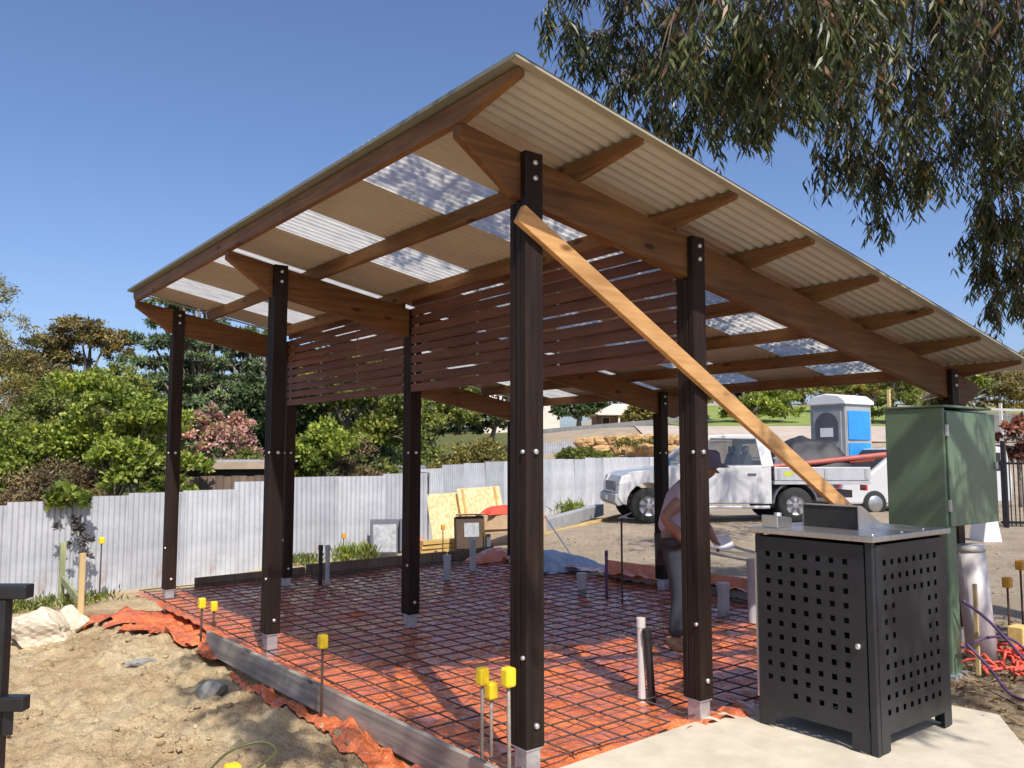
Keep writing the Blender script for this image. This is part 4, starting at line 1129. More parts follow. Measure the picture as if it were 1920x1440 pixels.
P = [((-0.03, 0, 0.91), (0.15, 0.165)), ((-0.04, -0.10, 0.82), 0.115), ((0.0, -0.11, 0.46), 0.082), ((-0.06, -0.12, 0.11), 0.068), ((-0.02, 0.10, 0.82), 0.115), ((0.06, 0.12, 0.46), 0.082), ((0.09, 0.12, 0.11), 0.068)]
skinned('trousers', P, [(0, 1), (1, 2), (2, 3), (0, 4), (4, 5), (5, 6)], MT['trousers'], per)
for (bx, by) in ((-0.06, -0.12), (0.09, 0.12)):
    skinned('boot', [((bx-0.03, by, 0.13), 0.055), ((bx-0.02, by, 0.05), 0.055), ((bx+0.08, by, 0.04), 0.048), ((bx+0.18, by, 0.035), 0.04)], [(0, 1), (1, 2), (2, 3)], MT['boot'], per)
hatm = MB().lathe((0.27, 0, 1.525), [(0.0, 0.115), (0.06, 0.112), (0.092, 0.09), (0.100, 0.03), (0.105, 0.0), (0.165, -0.028), (0.170, -0.034), (0.105, -0.008), (0.095, -0.02)], 20)
lpart('hat', hatm, MT['hat'], per, True)
lpart('nose', MB().prism([(0.33, 1.475), (0.36, 1.45), (0.335, 1.44)], 1, -0.012, 0.012), MT['skin'], per, True)
for s_ in (-1, 1):
    lpart('ear', MB().box((0.25, s_*0.088, 1.475), (0.035, 0.014, 0.055)), MT['skin'], per, bevel=0.005)
    lpart('eye', MB().lathe((0.335, s_*0.032, 1.49), [(0.0, 0.010), (0.008, 0.006), (0.010, 0), (0.0, -0.010)], 8, 0), MT['paper'], per, True)
us = np.linspace(0, 1, 7)
V = [(0.31+0.17*u, 0.03+0.20*w_, 0.83+0.10*w_-0.03*math.sin(u*3)) for u in us for w_ in us]
ii = np.arange(49).reshape(7, 7)
pa = link('paper_sheet', fastmesh('paper_sheet', V, np.stack([ii[:-1, :-1], ii[1:, :-1], ii[1:, 1:], ii[:-1, 1:]], -1).reshape(-1, 4), MT['paper'], True))
pa.matrix_basis = Matrix.Translation((2.63, 1.245, 0.02)) @ Matrix.Rotation(math.atan2(rt.y, rt.x), 4, 'Z')
tag(pa, 'curled white sheet of paper held by the stooping person', 'paper')

# ------------------------------------------------------------------ white utility truck
FWp = Vector((10.18, 8.53, 0)); RWp = Vector((12.77, 6.78, 0))
fdir = (FWp-RWp).normalized()
left = Vector((-fdir.y, fdir.x, 0))
if left.dot(Vector((-2.76, -3.39, 0))-FWp) < 0: left = -left
HW = 0.88
ctr = (FWp+RWp)/2-left*(HW-0.1)
ute = thing('utility_truck', 'white single cab utility truck with aluminium tray parked on the gravel', 'truck', (ctr.x, ctr.y, tz(11.5, 7.6)), math.atan2(fdir.y, fdir.x))
WB = 1.56
def arch(xc, r, zc, a0=PI, a1=0, n=10): return [(xc+r*math.cos(a0+(a1-a0)*k/n), zc+r*math.sin(a0+(a1-a0)*k/n)) for k in range(n+1)]
prof = [(-1.05, 0.40)]+[(WB-0.48, 0.40)]+arch(WB, 0.47, 0.38, PI*0.98, 0.02)+[(2.12, 0.42), (2.20, 0.55), (2.18, 0.80), (2.08, 0.98), (1.95, 1.06), (0.92, 1.18), (-1.05, 1.20)]
lo = MB().prism(prof, 1, -HW, HW)
lpart('body', lo, MT['white_paint'], ute, bevel=0.025)
# greenhouse: pillars and roof with real openings
roofp = MB()
def gy_(zv): return HW-0.02-(zv-1.18)*0.22
def pill(mb, xa, za, xb, zb, w, s_):
    mb.bar((xa, s_*gy_(za), za), (xb, s_*gy_(zb), zb), 0.05, w, (1, 0, 0) if abs(xa-xb) < 0.3 else (0, 0, 1))
g = MB()
for s_ in (-1, 1):
    pill(g, 0.93, 1.16, 0.20, 1.80, 0.075, s_)      # a-pillar
    pill(g, -0.98, 1.16, -0.90, 1.80, 0.26, s_)     # rear pillar
g.prism([(0.26, 1.765), (0.22, 1.82), (-0.2, 1.85), (-0.80, 1.84), (-0.98, 1.78), (-1.0, 1.745)], 1, -HW+0.17, HW-0.17)
g.bb((-1.06, -HW+0.05, 1.19), (-1.0, HW-0.05, 1.30)); g.bb((-1.04, -HW+0.15, 1.66), (-0.985, HW-0.15, 1.76))
lpart('cab_frame', g, MT['white_paint'], ute, bevel=0.015)
for s_ in (-1, 1):
    gp = MB().add([(0.86, s_*(gy_(1.2)), 1.20), (-0.86, s_*gy_(1.2), 1.20), (-0.80, s_*gy_(1.75), 1.755), (0.24, s_*gy_(1.75), 1.755)], [(0, 1, 2, 3)])
    lpart('side_window', gp, MT['glass'], ute)
ws = MB().add([(0.93, -HW+0.08, 1.17), (0.93, HW-0.08, 1.17), (0.25, HW-0.18, 1.77), (0.25, -HW+0.18, 1.77)], [(0, 1, 2, 3)])
lpart('windscreen', ws, MT['glass'], ute)
lpart('rear_window', MB().add([(-1.03, -HW+0.2, 1.30), (-1.03, HW-0.2, 1.30), (-1.01, HW-0.24, 1.66), (-1.01, -HW+0.24, 1.66)], [(0, 1, 2, 3)]), MT['glass'], ute)
for s_ in (-1, 1):
    y0 = s_*(HW+0.001)
    dr = MB().bb((-0.84, y0, 0.42), (0.42, y0+s_*0.016, 1.19))
    d_ = lpart('door', dr, MT['white_paint'], ute, bevel=0.012)
    lpart('handle', MB().bb((-0.72, y0+s_*0.017, 1.00), (-0.54, y0+s_*0.045, 1.035)), MT['dark_plastic'], d_, bevel=0.006)
    lpart('window_frame', MB().bb((-0.86, y0-s_*0.02, 1.195), (0.86, y0-s_*0.005, 1.218)), MT['dark_plastic'], d_)
    lpart('mirror', MB().box((0.66, s_*(HW+0.10), 1.27), (0.09, 0.17, 0.20)), MT['dark_plastic'], ute, bevel=0.02)
    lpart('headlight', MB().prism([(2.10, 0.80), (2.19, 0.82), (2.12, 0.98), (1.88, 1.02), (1.90, 0.86)], 1, s_*(HW-0.26), s_*(HW+0.004)), MT['lamp'], ute, bevel=0.01)
    lpart('seat', MB().prism([(-0.45, 1.0), (-0.62, 1.45), (-0.72, 1.45), (-0.72, 1.0)], 1, s_*0.2, s_*0.66), MT['dark_plastic'], ute, bevel=0.03)
    lpart('headrest', MB().box((-0.66, s_*0.43, 1.53), (0.10, 0.26, 0.16)), MT['dark_plastic'], ute, bevel=0.03)
    lpart('side_step', MB().bb((-1.0, s_*(HW-0.05), 0.30), (1.0, s_*(HW+0.03), 0.36)), MT['alu'], ute, bevel=0.01)
lpart('steering_wheel', MB().tube([(0.32+0.05*math.sin(2*PI*k/16), -0.42+0.19*math.cos(2*PI*k/16), 1.22+0.18*math.sin(2*PI*k/16)) for k in range(17)], 0.016, 6), MT['dark_plastic'], ute, True)
lpart('bumper', MB().prism([(2.06, 0.40), (2.20, 0.36), (2.27, 0.44), (2.26, 0.60), (2.17, 0.64)], 1, -HW+0.02, HW-0.02), MT['grey_plastic'], ute, bevel=0.02)
lpart('grille', MB().bb((2.175, -0.5, 0.66), (2.205, 0.5, 0.86)), MT['dark_plastic'], ute)
def wheel(xc, s_):
    yc = s_*(HW-0.10)
    w_ = MB().lathe((xc, yc, 0.37), [(0.21, -0.11), (0.34, -0.11), (0.37, -0.08), (0.37, 0.08), (0.34, 0.11), (0.21, 0.11)], 26, 1)
    wh = lpart('wheel', w_, MT['tyre'], ute, True)
    rim = MB().lathe((xc, yc+s_*0.07, 0.37), [(0.215, 0.03*s_), (0.20, 0.0), (0.12, 0.015*s_), (0.06, 0.03*s_), (0.0, 0.03*s_)], 20, 1)
    lpart('rim', rim, MT['rim'], wh, True)
    for k in range(6):
        a = 2*PI*k/6
        lpart('spoke', MB().bar((xc+0.06*math.cos(a), yc+s_*0.098, 0.37+0.06*math.sin(a)), (xc+0.19*math.cos(a), yc+s_*0.085, 0.37+0.19*math.sin(a)), 0.05, 0.02, (0, 1, 0)), MT['dark_plastic'], wh)
for s_ in (-1, 1):
    wheel(WB, s_); wheel(-WB, s_)
lpart('chassis', MB().bb((-3.0, -0.45, 0.50), (1.1, 0.45, 0.66)).bb((-WB-0.06, -HW+0.1, 0.32), (-WB+0.06, HW-0.1, 0.42)).bb((-1.9, -0.55, 0.3), (-1.2, 0.55, 0.6)), MT['dark_plastic'], ute)
lpart('mudguard', MB().prism(arch(-WB, 0.50, 0.38, PI*0.95, 0.05)+arch(-WB, 0.46, 0.38, 0.05, PI*0.95), 1, -HW, HW), MT['dark_plastic'], ute)
TW = HW+0.04
lpart('tray_floor', MB().bb((-3.18, -TW, 0.80), (-1.10, TW, 0.88)), MT['alu'], ute, bevel=0.006)
for s_ in (-1, 1):
    sd = MB().bb((-3.16, s_*TW-0.015, 0.885), (-1.10, s_*TW+0.015, 1.16))
    q = lpart('tray_side', sd, MT['alu'], ute, bevel=0.006)
    lpart('sticker', MB().bb((-1.50, s_*(TW+0.0165)-0.001, 0.98), (-1.30, s_*(TW+0.0165)+0.001, 1.07)), MT['lime'], q)
    for xx in (-1.2, -2.2, -3.08):
        lpart('latch', MB().bb((xx-0.03, s_*(TW+0.016), 0.92), (xx+0.03, s_*(TW+0.03), 1.12)), MT['grey_plastic'], q)
    lpart('tail_light', MB().bb((-3.2, s_*0.62-0.12, 0.66), (-3.15, s_*0.62+0.12, 0.78)), MT['red_lens'], ute)
lpart('tailgate', MB().bb((-3.195, -TW+0.02, 0.885), (-3.165, TW-0.02, 1.16)), MT['alu'], ute, bevel=0.006)
rk = MB()
for s_ in (-1, 1):
    rk.bar((-1.13, s_*(TW-0.06), 0.885), (-1.13, s_*(TW-0.06), 1.80), 0.04, 0.04)
    rk.bar((-2.75, s_*(TW-0.03), 0.885), (-2.75, s_*(TW-0.03), 1.95), 0.03, 0.03)
rk.bar((-1.13, -TW+0.04, 1.80), (-1.13, TW-0.04, 1.80), 0.04, 0.04); rk.bar((-1.13, -TW+0.04, 1.35), (-1.13, TW-0.04, 1.35), 0.03, 0.03)
lpart('ladder_rack', rk, MT['alu'], ute)
lpart('number_plate', MB().bb((2.272, -0.18, 0.46), (2.276, 0.18, 0.56)), MT['white_plastic'], ute)
# load on the tray
mx_ = world_mat(ute)
def uw(p): return mx_ @ Vector(p)
def crump_on(name, label, cat, lc, size, h, material, seed):
    c = uw(lc); o = crumple(name, label, cat, (0, 0, 0), size, h, material, seed)
    o.location = c; o.rotation_euler = (0, 0, math.atan2(fdir.y, fdir.x)); return o
crump_on('black_tarp', 'mounded black tarp covering the load on the truck tray', 'tarp', (-2.12, -0.05, 0.86), (1.95, 1.6), 1.0, MT['black_tarp'], 23)
crump_on('tool_bag', 'dark grey bag on the tray behind the white cab', 'bag', (-1.42, 0.38, 0.89), (0.5, 0.6), 0.62, MT['dark_plastic'], 29)
tag(MB().tube([uw((-1.2, 0.60, 1.16)), uw((-3.7, 0.60, 1.42))], 0.062, 16).build('drain_pipe', MT['red_pipe']), 'long terracotta red pipe lying over the tray of the white truck', 'pipe')
tag(MB().tube([uw((-1.25, 0.40, 1.10)), uw((-3.55, 0.36, 1.33))], 0.06, 14).build('drain_pipe', MT['red_pipe']), 'slimmer red pipe behind the long one on the truck tray', 'pipe')
tag(MB().box(uw((-3.02, -0.3, 1.22)), (0.4, 0.5, 0.3), Matrix.Rotation(0.4, 3, 'Z')).build('blue_tub', MT['blue_plastic'], bevel=0.03), 'blue plastic tub standing at the rear of the truck tray', 'tub')

# second white vehicle just behind
car = thing('white_van', 'white van parked behind the truck, its roof line showing above the tray', 'van', (18.6, 7.3, tz(18.6, 7.3)-0.1), math.atan2(fdir.y, fdir.x)+0.12)
cp = [(-2.4, 0.32), (2.3, 0.32), (2.4, 0.55), (2.3, 0.95), (1.55, 1.10), (0.75, 1.68), (-1.8, 1.78), (-2.3, 1.70), (-2.45, 0.95)]
lpart('body', MB().prism(cp, 1, -0.85, 0.85), MT['white_paint'], car, bevel=0.05)
for s_ in (-1, 1):
    for (xa, xb) in ((0.55, -0.25), (-0.35, -1.15), (-1.25, -2.1)):
        lpart('side_window', MB().add([(xa+(0.35 if xa > 0.5 else 0), s_*0.856, 1.12), (xb, s_*0.856, 1.12), (xb, s_*0.856, 1.58), (xa, s_*0.856, 1.58)], [(0, 1, 2, 3)]), MT['dark_inside'], car)
    for xx in (1.5, -1.5):
        lpart('wheel', MB().lathe((xx, s_*0.78, 0.33), [(0.0, -0.10), (0.30, -0.10), (0.33, -0.06), (0.33, 0.06), (0.30, 0.10), (0.0, 0.10)], 20, 1), MT['tyre'], car, True)
        lpart('rim', MB().lathe((xx, s_*0.80, 0.33), [(0.0, s_*0.105), (0.18, s_*0.10), (0.20, s_*0.085)], 16, 1), MT['rim'], car, True)
lpart('windscreen', MB().add([(1.545, -0.75, 1.14), (1.545, 0.75, 1.14), (0.80, 0.70, 1.66), (0.80, -0.70, 1.66)], [(0, 1, 2, 3)]), MT['dark_inside'], car)

# ------------------------------------------------------------------ portable toilet
tx_, ty_ = 18.15, 8.80
tl_ = thing('portable_toilet', 'blue and grey portable toilet with a white domed roof beyond the truck', 'portable toilet', (tx_, ty_, tz(tx_, ty_)+0.75), math.radians(-6))
hh = 2.02
lpart('wall', MB().bb((-0.55, -0.55, 0.12), (-0.50, 0.55, hh)).bb((-0.499, 0.50, 0.12), (0.55, 0.55, hh)).bb((0.50, -0.55, 0.12), (0.55, 0.499, hh)), MT['grey_plastic'], tl_, bevel=0.02)
lpart('wall', MB().bb((-0.499, -0.55, 0.12), (0.499, -0.50, hh)), MT['grey_plastic'], tl_)
for (za, zb) in ((0.25, 1.0), (1.08, 1.85)):
    lpart('side_panel', MB().bb((-0.46, -0.585, za), (0.46, -0.552, zb)), MT['blue_plastic'], tl_, bevel=0.02)
dq = lpart('door', MB().bb((-0.585, -0.44, 0.2), (-0.552, 0.44, 1.92)), MT['grey_plastic'], tl_, bevel=0.02)
lpart('door_panel', MB().prism([(0.36*math.cos(PI*k/12), 1.48+0.34*math.sin(PI*k/12)) for k in range(13)]+[(-0.36, 1.05), (0.36, 1.05)], 0, -0.60, -0.588), MT['dark_plastic'], dq)
lpart('vent', MB().bb((-0.606, -0.2, 1.16), (-0.602, 0.2, 1.40)), MT['white_plastic'], dq)
lpart('handle', MB().bb((-0.61, 0.38, 0.8), (-0.588, 0.43, 1.0)), MT['white_plastic'], dq)
lpart('roof', MB().prism([(-0.62, hh), (0.62, hh), (0.60, hh+0.10), (0.40, hh+0.24), (0.0, hh+0.30), (-0.40, hh+0.24), (-0.60, hh+0.10)], 0, -0.62, 0.62), MT['white_plastic'], tl_, bevel=0.03)
lpart('base', MB().bb((-0.6, -0.6, -0.85), (0.6, 0.6, 0.12)), MT['dark_plastic'], tl_)

# barrier by the cabinet
bt = thing('site_barrier', 'small white and red plastic site barrier seen right of the green cabinet', 'barrier', (12.6, 2.95, tz(12.6, 2.95)), math.radians(-40))
lpart('body', MB().prism([(-0.16, 0), (0.16, 0), (0.09, 0.45), (0.05, 0.85), (-0.05, 0.85), (-0.09, 0.45)], 1, -0.25, 0.25), MT['white_plastic'], bt, bevel=0.02)
lpart('band', MB().bb((-0.075, -0.255, 0.58), (0.075, 0.255, 0.70)), MT['pink_bag'], bt)

# ------------------------------------------------------------------ fences and house in the distance
def at(d, px):
    """ground point at depth d seen in image column px of the 1920 frame"""
    u = (px-960)/1553.26*d
    return (-2.762+CH[0]*d+CH[1]*u, -3.391+CH[1]*d-CH[0]*u)
def picket_fence(name, label, a, b_, h, n, material, pw=0.05, rails=(0.15, 0.85), lift=0.0, th=0.03):
    a = Vector(a); b_ = Vector(b_)
    za = tz(*a)+lift; zb = tz(*b_)+lift
    L = (b_-a).length
    t = thing(name, label, 'fence', (a.x, a.y, za), math.atan2(b_.y-a.y, b_.x-a.x))
    sl = (zb-za)/L
    me = MB().bb((-pw/2, -th/2, 0), (pw/2, th/2, h)).mesh('picket', material)
    for k in range(n):
        o = bpy.data.objects.new('picket', me); COL.objects.link(o); o.parent = t
        u = L*(k+0.5)/n
        o.location = (u, 0, sl*u)
    for r in rails:
        lpart('rail', MB().bar((0, 0.02+th/2, h*r), (L, 0.02+th/2, h*r+sl*L), 0.03, 0.045), material, t)
    return t
MT['fence_grey'] = mat('grey_fence_paint', (0.24, 0.24, 0.235), (0.17, 0.17, 0.165), 3, rough=0.8, bumps=0.1, rnd=0.2)
MT['rail_white'] = mat('pale_rail_paint', (0.62, 0.60, 0.55), (0.52, 0.5, 0.46), 3, rough=0.7, bumps=0)
picket_fence('picket_fence', 'dark grey picket fence in front of the cream roofed house', at(52, 1010), at(50, 1330), 0.85, 60, MT['fence_grey'], 0.17, (0.15, 0.85), -0.55)
picket_fence('paling_fence', 'grey paling fence on the rise behind the green cabinet', at(36, 1690), at(34, 1990), 1.2, 60, MT['fence_grey'], 0.085, (0.15, 0.85), 0.3)
tag(MB().bar((*at(33.5, 1684), tz(*at(33.5, 1684))+1.9), (*at(30.6, 1990), tz(*at(30.6, 1990))+2.1), 0.06, 0.09).build('guard_rail', MT['rail_white']), 'pale horizontal guard rail running above the grey paling fence', 'rail')
picket_fence('pool_fence', 'black tubular steel pool fence at the right edge beyond the cabinet', at(17.2, 1868), at(16.4, 2080), 1.35, 26, MT['black_steel'], 0.022, (0.06, 0.95), 0.0, 0.022)
px_, py_ = at(17.0, 1878)
tag(MB().bb((px_-0.04, py_-0.04, tz(px_, py_)-0.1), (px_+0.04, py_+0.04, tz(px_, py_)+1.75)).build('fence_post', MT['black_steel']), 'taller black gate post at the end of the pool fence', 'post')
px_, py_ = at(33.0, 1877)
tag(MB().bb((px_-0.05, py_-0.05, tz(px_, py_)-0.1), (px_+0.05, py_+0.05, tz(px_, py_)+2.1)).build('light_pole', MT['rail_white']), 'pale upright pole above the grey paling fence on the right', 'pole')
px_, py_ = at(32.5, 1668)
tag(MB().bb((px_-0.05, py_-0.05, tz(px_, py_)-0.1), (px_+0.05, py_+0.05, tz(px_, py_)+2.7)).build('timber_pole', MT['pale_wood']), 'thin timber pole standing right of the portable toilet', 'pole')
# second corrugated fence and sandstone wall
f2 = thing('corrugated_fence', 'pale corrugated fence further up the slope behind the sandstone row', 'fence', (*at(36, 1030), tz(*at(36, 1030))))
a = Vector(at(36, 985)); b_ = Vector(at(34.5, 1330)); L = (b_-a).length; n = round(L/SW)
for i in range(n):
    p = a+(b_-a)*(i/n)
    o = link('fence_sheet', sheet_me, f2); o.location = (p.x, p.y, tz(p.x, p.y)-0.28+random.uniform(-0.02, 0.02)); o.rotation_euler = (0, 0, math.atan2(b_.y-a.y, b_.x-a.x))
    o.scale = (L/n/SW, 1, 0.55)
rw = thing('sandstone_wall', 'row of ochre sandstone boulders retaining the bank behind the fence', 'stone wall', (*at(32, 1150), tz(*at(32, 1150))))
bmes = [rockmesh('boulder', (0, 0, 0), (0.34, 0.25, 0.26), 100+k, MT['ochre_rock'], 2) for k in range(5)]
for k in range(26):
    for lv in range(2):
        p = at(32.5-0.03*k+0.25*lv, 1085+k*7.2+lv*4)
        o = link('boulder', bmes[(k+lv*2) % 5], rw); o.location = (p[0], p[1], tz(*p)+0.42+0.34*lv); o.rotation_euler = (0, 0, random.uniform(0, 6))
# house
hp = at(60, 1172)
hs = thing('house', 'low house with a cream hipped roof and white verandah posts on the rise', 'house', (hp[0], hp[1], tz(*hp)-0.1), math.radians(-38))
hs.scale = (0.64, 0.64, 0.50)
lpart('wall', MB().bb((-3.4, -2, -0.6), (1.6, 4, 2.0)), MT['brick_wall'], hs)
lpart('base_wall', MB().bb((-1.3, -3.2, -0.6), (2.4, -2.9, 0.25)), MT['cream_wall'], hs)
rf = MB().add([(-4.0, -3.4, 1.95), (3.0, -3.4, 1.95), (3.0, 5, 1.95), (-4.0, 5, 1.95), (-1.2, 0.8, 3.7), (1.2, 0.8, 3.7)], [(0, 1, 5, 4), (1, 2, 5), (2, 3, 4, 5), (3, 0, 4), (3, 2, 1, 0)])
lpart('roof', rf, MT['cream_roof'], hs)
lpart('fascia', MB().bb((-4.02, -3.46, 1.80), (3.02, -3.402, 1.98)), MT['cream_wall'], hs)
for xx in (-1.1, 0.45, 1.0, 2.2):
    lpart('verandah_post', MB().bb((xx-0.09, -3.25, 0.25), (xx+0.09, -3.07, 1.8)), MT['cream_wall'], hs)
for xx in (-2.4, -0.4, 0.9):
    w_ = lpart('window', MB().bb((xx-0.45, -2.04, 0.5), (xx+0.45, -2.005, 1.6)), MT['cream_wall'], hs)
    lpart('pane', MB().bb((xx-0.38, -2.06, 0.57), (xx+0.38, -2.043, 1.53)), MT['dark_inside'], w_)
hp = at(63, 1012)
hs = thing('house', 'pale two storey building with a stair rail left of the dark shrub', 'house', (hp[0], hp[1], tz(*hp)), math.radians(-38))
lpart('wall', MB().bb((-4.2, -2, -0.5), (1.4, 3, 3.2)), MT['cream_wall'], hs)
lpart('roof', MB().prism([(-4.5, 3.2), (1.7, 3.2), (1.7, 3.4), (-1.4, 4.6), (-4.5, 3.4)], 1, -2.3, 3.3), MT['cream_roof'], hs)
for xx in (-2.2, -0.2):
    w_ = lpart('window', MB().bb((xx-0.5, -2.04, 1.5), (xx+0.5, -2.005, 2.7)), MT['rail_white'], hs)
    lpart('pane', MB().bb((xx-0.42, -2.06, 1.58), (xx+0.42, -2.043, 2.62)), MT['dark_inside'], w_)
lpart('stair_rail', MB().bar((1.45, -2.1, 0.8), (3.6, -2.1, 3.0), 0.08, 0.10), MT['rail_white'], hs)

# neighbour's weathered timber shed behind the corrugated fence
sp_ = at(14.6, 425)
sh = thing('timber_shed', 'weathered brown timber shed with a tan beam just above the corrugated fence', 'shed', (sp_[0], sp_[1], tz(*sp_)), math.radians(-12))
me = MB().bb((-0.062, -0.012, 0), (0.062, 0.012, 1.48)).mesh('board', MT['brown_wood'])
for k in range(16):
    o = bpy.data.objects.new('board', me); COL.objects.link(o); o.parent = sh; o.location = (-1.0+0.13*k, 0, random.uniform(-0.01, 0.01))
lpart('beam', MB().bb((-1.1, -0.09, 1.60), (1.15, 0.03, 1.72)), mat('tan_timber', (0.40, 0.31, 0.22), (0.3, 0.22, 0.15), 4, rough=0.8), sh, bevel=0.005)
lpart('wall', MB().bb((-1.08, 0.05, 0), (1.1, 1.6, 1.58)), MT['dark_inside'], sh)
lpart('roof', MB().bb((-1.2, -0.02, 1.725), (1.25, 1.8, 1.76)), MT['zinc'], sh)
sp_ = at(24, 757)
sh = thing('tin_shed', 'small grey tin shed between the trees behind the centre post', 'shed', (sp_[0], sp_[1], tz(*sp_)), math.radians(-30))
lpart('wall', MB().bb((-0.55, -0.8, 0), (0.55, 0.8, 1.0)), MT['zinc'], sh)
lpart('roof', MB().prism([(-0.9, 1.003), (0.9, 1.003), (0.9, 1.05), (0, 1.3), (-0.9, 1.05)], 0, -0.65, 0.65), MT['zinc'], sh)

# ------------------------------------------------------------------ vegetation
def crown_mesh(name, lobes, n, L, W, material, seed, up=0.25, flat=0.0, droop=0.0):
    """lobes: list of (centre, radii) ; leaves near the lobes' surfaces, with gaps"""
    r = np.random.default_rng(seed)
    vol = np.array([l[1][0]*l[1][1]*l[1][2] for l in lobes])**0.66
    cnt = np.maximum(40, (n*vol/vol.sum())).astype(int)
    Ps = []; Os = []
    for (c, rad), k in zip(lobes, cnt):
        nk = max(6, k//70)
        cd = norm(r.normal(size=(nk, 3))); cd[:, 2] = np.abs(cd[:, 2])*0.9-0.25*(1-r.random(nk))
        cr = 0.55+0.5*r.random((nk, 1))**0.7
        cc = cd*cr
        which = r.integers(0, nk, k)
        p = cc[which]+r.normal(size=(k, 3))*np.array([0.125, 0.125, 0.085])
        Ps.append(np.array(c)+p*np.array(rad)); Os.append(norm(p))
    P = np.vstack(Ps); O = np.vstack(Os); N = len(P)
    D = norm(r.normal(size=(N, 3))+O*0.6+np.array([0, 0, up-droop]))
    Nn = norm(O*0.7+r.normal(size=(N, 3))*0.75+np.array([0, 0, 0.5]))
    Ls = L*(0.6+0.8*r.random(N)); Ws = W*(0.6+0.8*r.random(N))
    v_, f_ = leaves(P, D, Nn, Ls, Ws, 0.08)
    return fastmesh(name, v_, f_, material)
def tree(name, label, cat, base, lobes, n, L, W, material, seed, group=None, trunk_r=0.1, limbs=True, droop=0.0, bark=None):
    """lobes relative to base"""
    t = thing(name, label, cat, base, 0, group)
    me = crown_mesh('crown', lobes, n, L, W, material, seed, droop=droop)
    o = link('crown', me); o.parent = t
    tr = MB(); rr = random.Random(seed)
    top = max(lobes, key=lambda q: q[1][0])[0]
    mid = Vector((top[0]*0.5+rr.uniform(-0.1, 0.1), top[1]*0.5, top[2]*0.5))
    tr.tube([(0, 0, -0.2), mid*0.6, mid, Vector(top)], [trunk_r, trunk_r*0.85, trunk_r*0.7, trunk_r*0.3], 8)
    if limbs:
        for (c, rad) in lobes:
            c = Vector(c); m2 = (mid+c)/2+Vector((rr.uniform(-.1, .1), rr.uniform(-.1, .1), 0.1))*rad[0]
            tr.tube([mid*0.9, m2, c], [trunk_r*0.5, trunk_r*0.35, trunk_r*0.15], 6)
            for q in range(4):
                e = c+Vector((rr.uniform(-1, 1)*rad[0], rr.uniform(-1, 1)*rad[1], rr.uniform(-.3, 1)*rad[2]))*0.8
                tr.tube([c, (c+e)/2+Vector((0, 0, 0.05)), e], [trunk_r*0.16, trunk_r*0.1, trunk_r*0.04], 5)
    lpart('trunk', tr, bark or MT['bark'], t, True)
    return t
def lobe_set(seed, w, dpt, z0, z1, k, rmin, rmax):
    rr = random.Random(seed); out = []
    for _ in range(k):
        r = rr.uniform(rmin, rmax)
        out.append(((rr.uniform(-w, w), rr.uniform(-dpt, dpt), rr.uniform(z0, z1)), (r, r, r*rr.uniform(0.7, 0.95))))
    return out
def spot(d, px):
    p = at(d, px); return (p[0], p[1], tz(*p))
bg_ = 'trees and shrubs behind the corrugated fence'
CA = math.degrees(YAW)-90
def oriented(lobes):            # local x along image right, y along depth
    out = []
    for (c, r) in lobes:
        out.append(((rt.x*c[0]+CH[0]*c[1], rt.y*c[0]+CH[1]*c[1], c[2]), r))
    return out
T_ = tree
T_('feathery_tree', 'tall sparse feathery olive tree at the left edge of the photo', 'tree', spot(25, -10), oriented([((-0.6, 0, 6.4), (0.9, 0.9, 1.3)), ((0.1, 0, 5.2), (1.0, 0.9, 1.0)), ((-0.8, 0.2, 4.2), (1.4, 1.2, 1.1)), ((0.4, 0, 3.4), (1.2, 1, 0.9)), ((-0.3, 0, 2.4), (1.6, 1.2, 1.0))]), 8000, 0.13, 0.04, MT['leaf_olive'], 1, bg_, 0.14, droop=0.6)
T_('gum_tree', 'rounded olive brown gum tree with sky showing under its crown', 'tree', spot(42, 140), oriented([((0.1, 0, 6.5), (1.3, 1.2, 0.8)), ((-1.3, 0, 5.7), (1.2, 1.1, 0.9)), ((1.5, 0, 6.0), (1.1, 1.1, 0.7)), ((0.4, 0.5, 5.9), (1.5, 1.2, 0.9)), ((-1.9, 0, 4.6), (1.4, 1.2, 1.1)), ((2.2, 0, 5.2), (0.8, 0.8, 0.6)), ((-0.6, 0.3, 5.0), (1.0, 1.0, 0.7)), ((-2.6, 0, 3.4), (1.4, 1.2, 1.0))]), 16000, 0.2, 0.08, MT['leaf_gumfar'], 2, bg_, 0.2, droop=0.4)
T_('gum_tree', 'brownish gum foliage between the feathery tree and the round gum', 'tree', spot(36, 70), oriented([((-1.2, 0, 4.4), (1.7, 1.3, 1.3)), ((0.6, 0, 3.6), (1.7, 1.3, 1.2)), ((2.4, 0, 3.2), (1.6, 1.3, 1.1)), ((0.2, 0, 2.4), (2.4, 1.3, 1.2)), ((4.0, 0, 2.8), (1.6, 1.2, 1.0))]), 15000, 0.18, 0.08, MT['leaf_gumfar'], 3, bg_, 0.2, droop=0.4)
ced = []
rr = random.Random(4)
for lv in range(8):
    zz = 2.3+lv*0.72; sp = 2.9*(1-lv/10.5)
    for k in range(5):
        a = 2*PI*k/5+lv*0.7
        ced.append(((sp*0.62*math.cos(a), sp*0.62*math.sin(a), zz-0.1*k % 0.2), (sp*0.52, sp*0.52, 0.32)))
T_('cedar_tree', 'dark blue green cedar with layered boughs behind the left posts', 'tree', spot(30, 345), ced, 34000, 0.17, 0.055, MT['leaf_cedar'], 5, bg_, 0.25, droop=0.3)
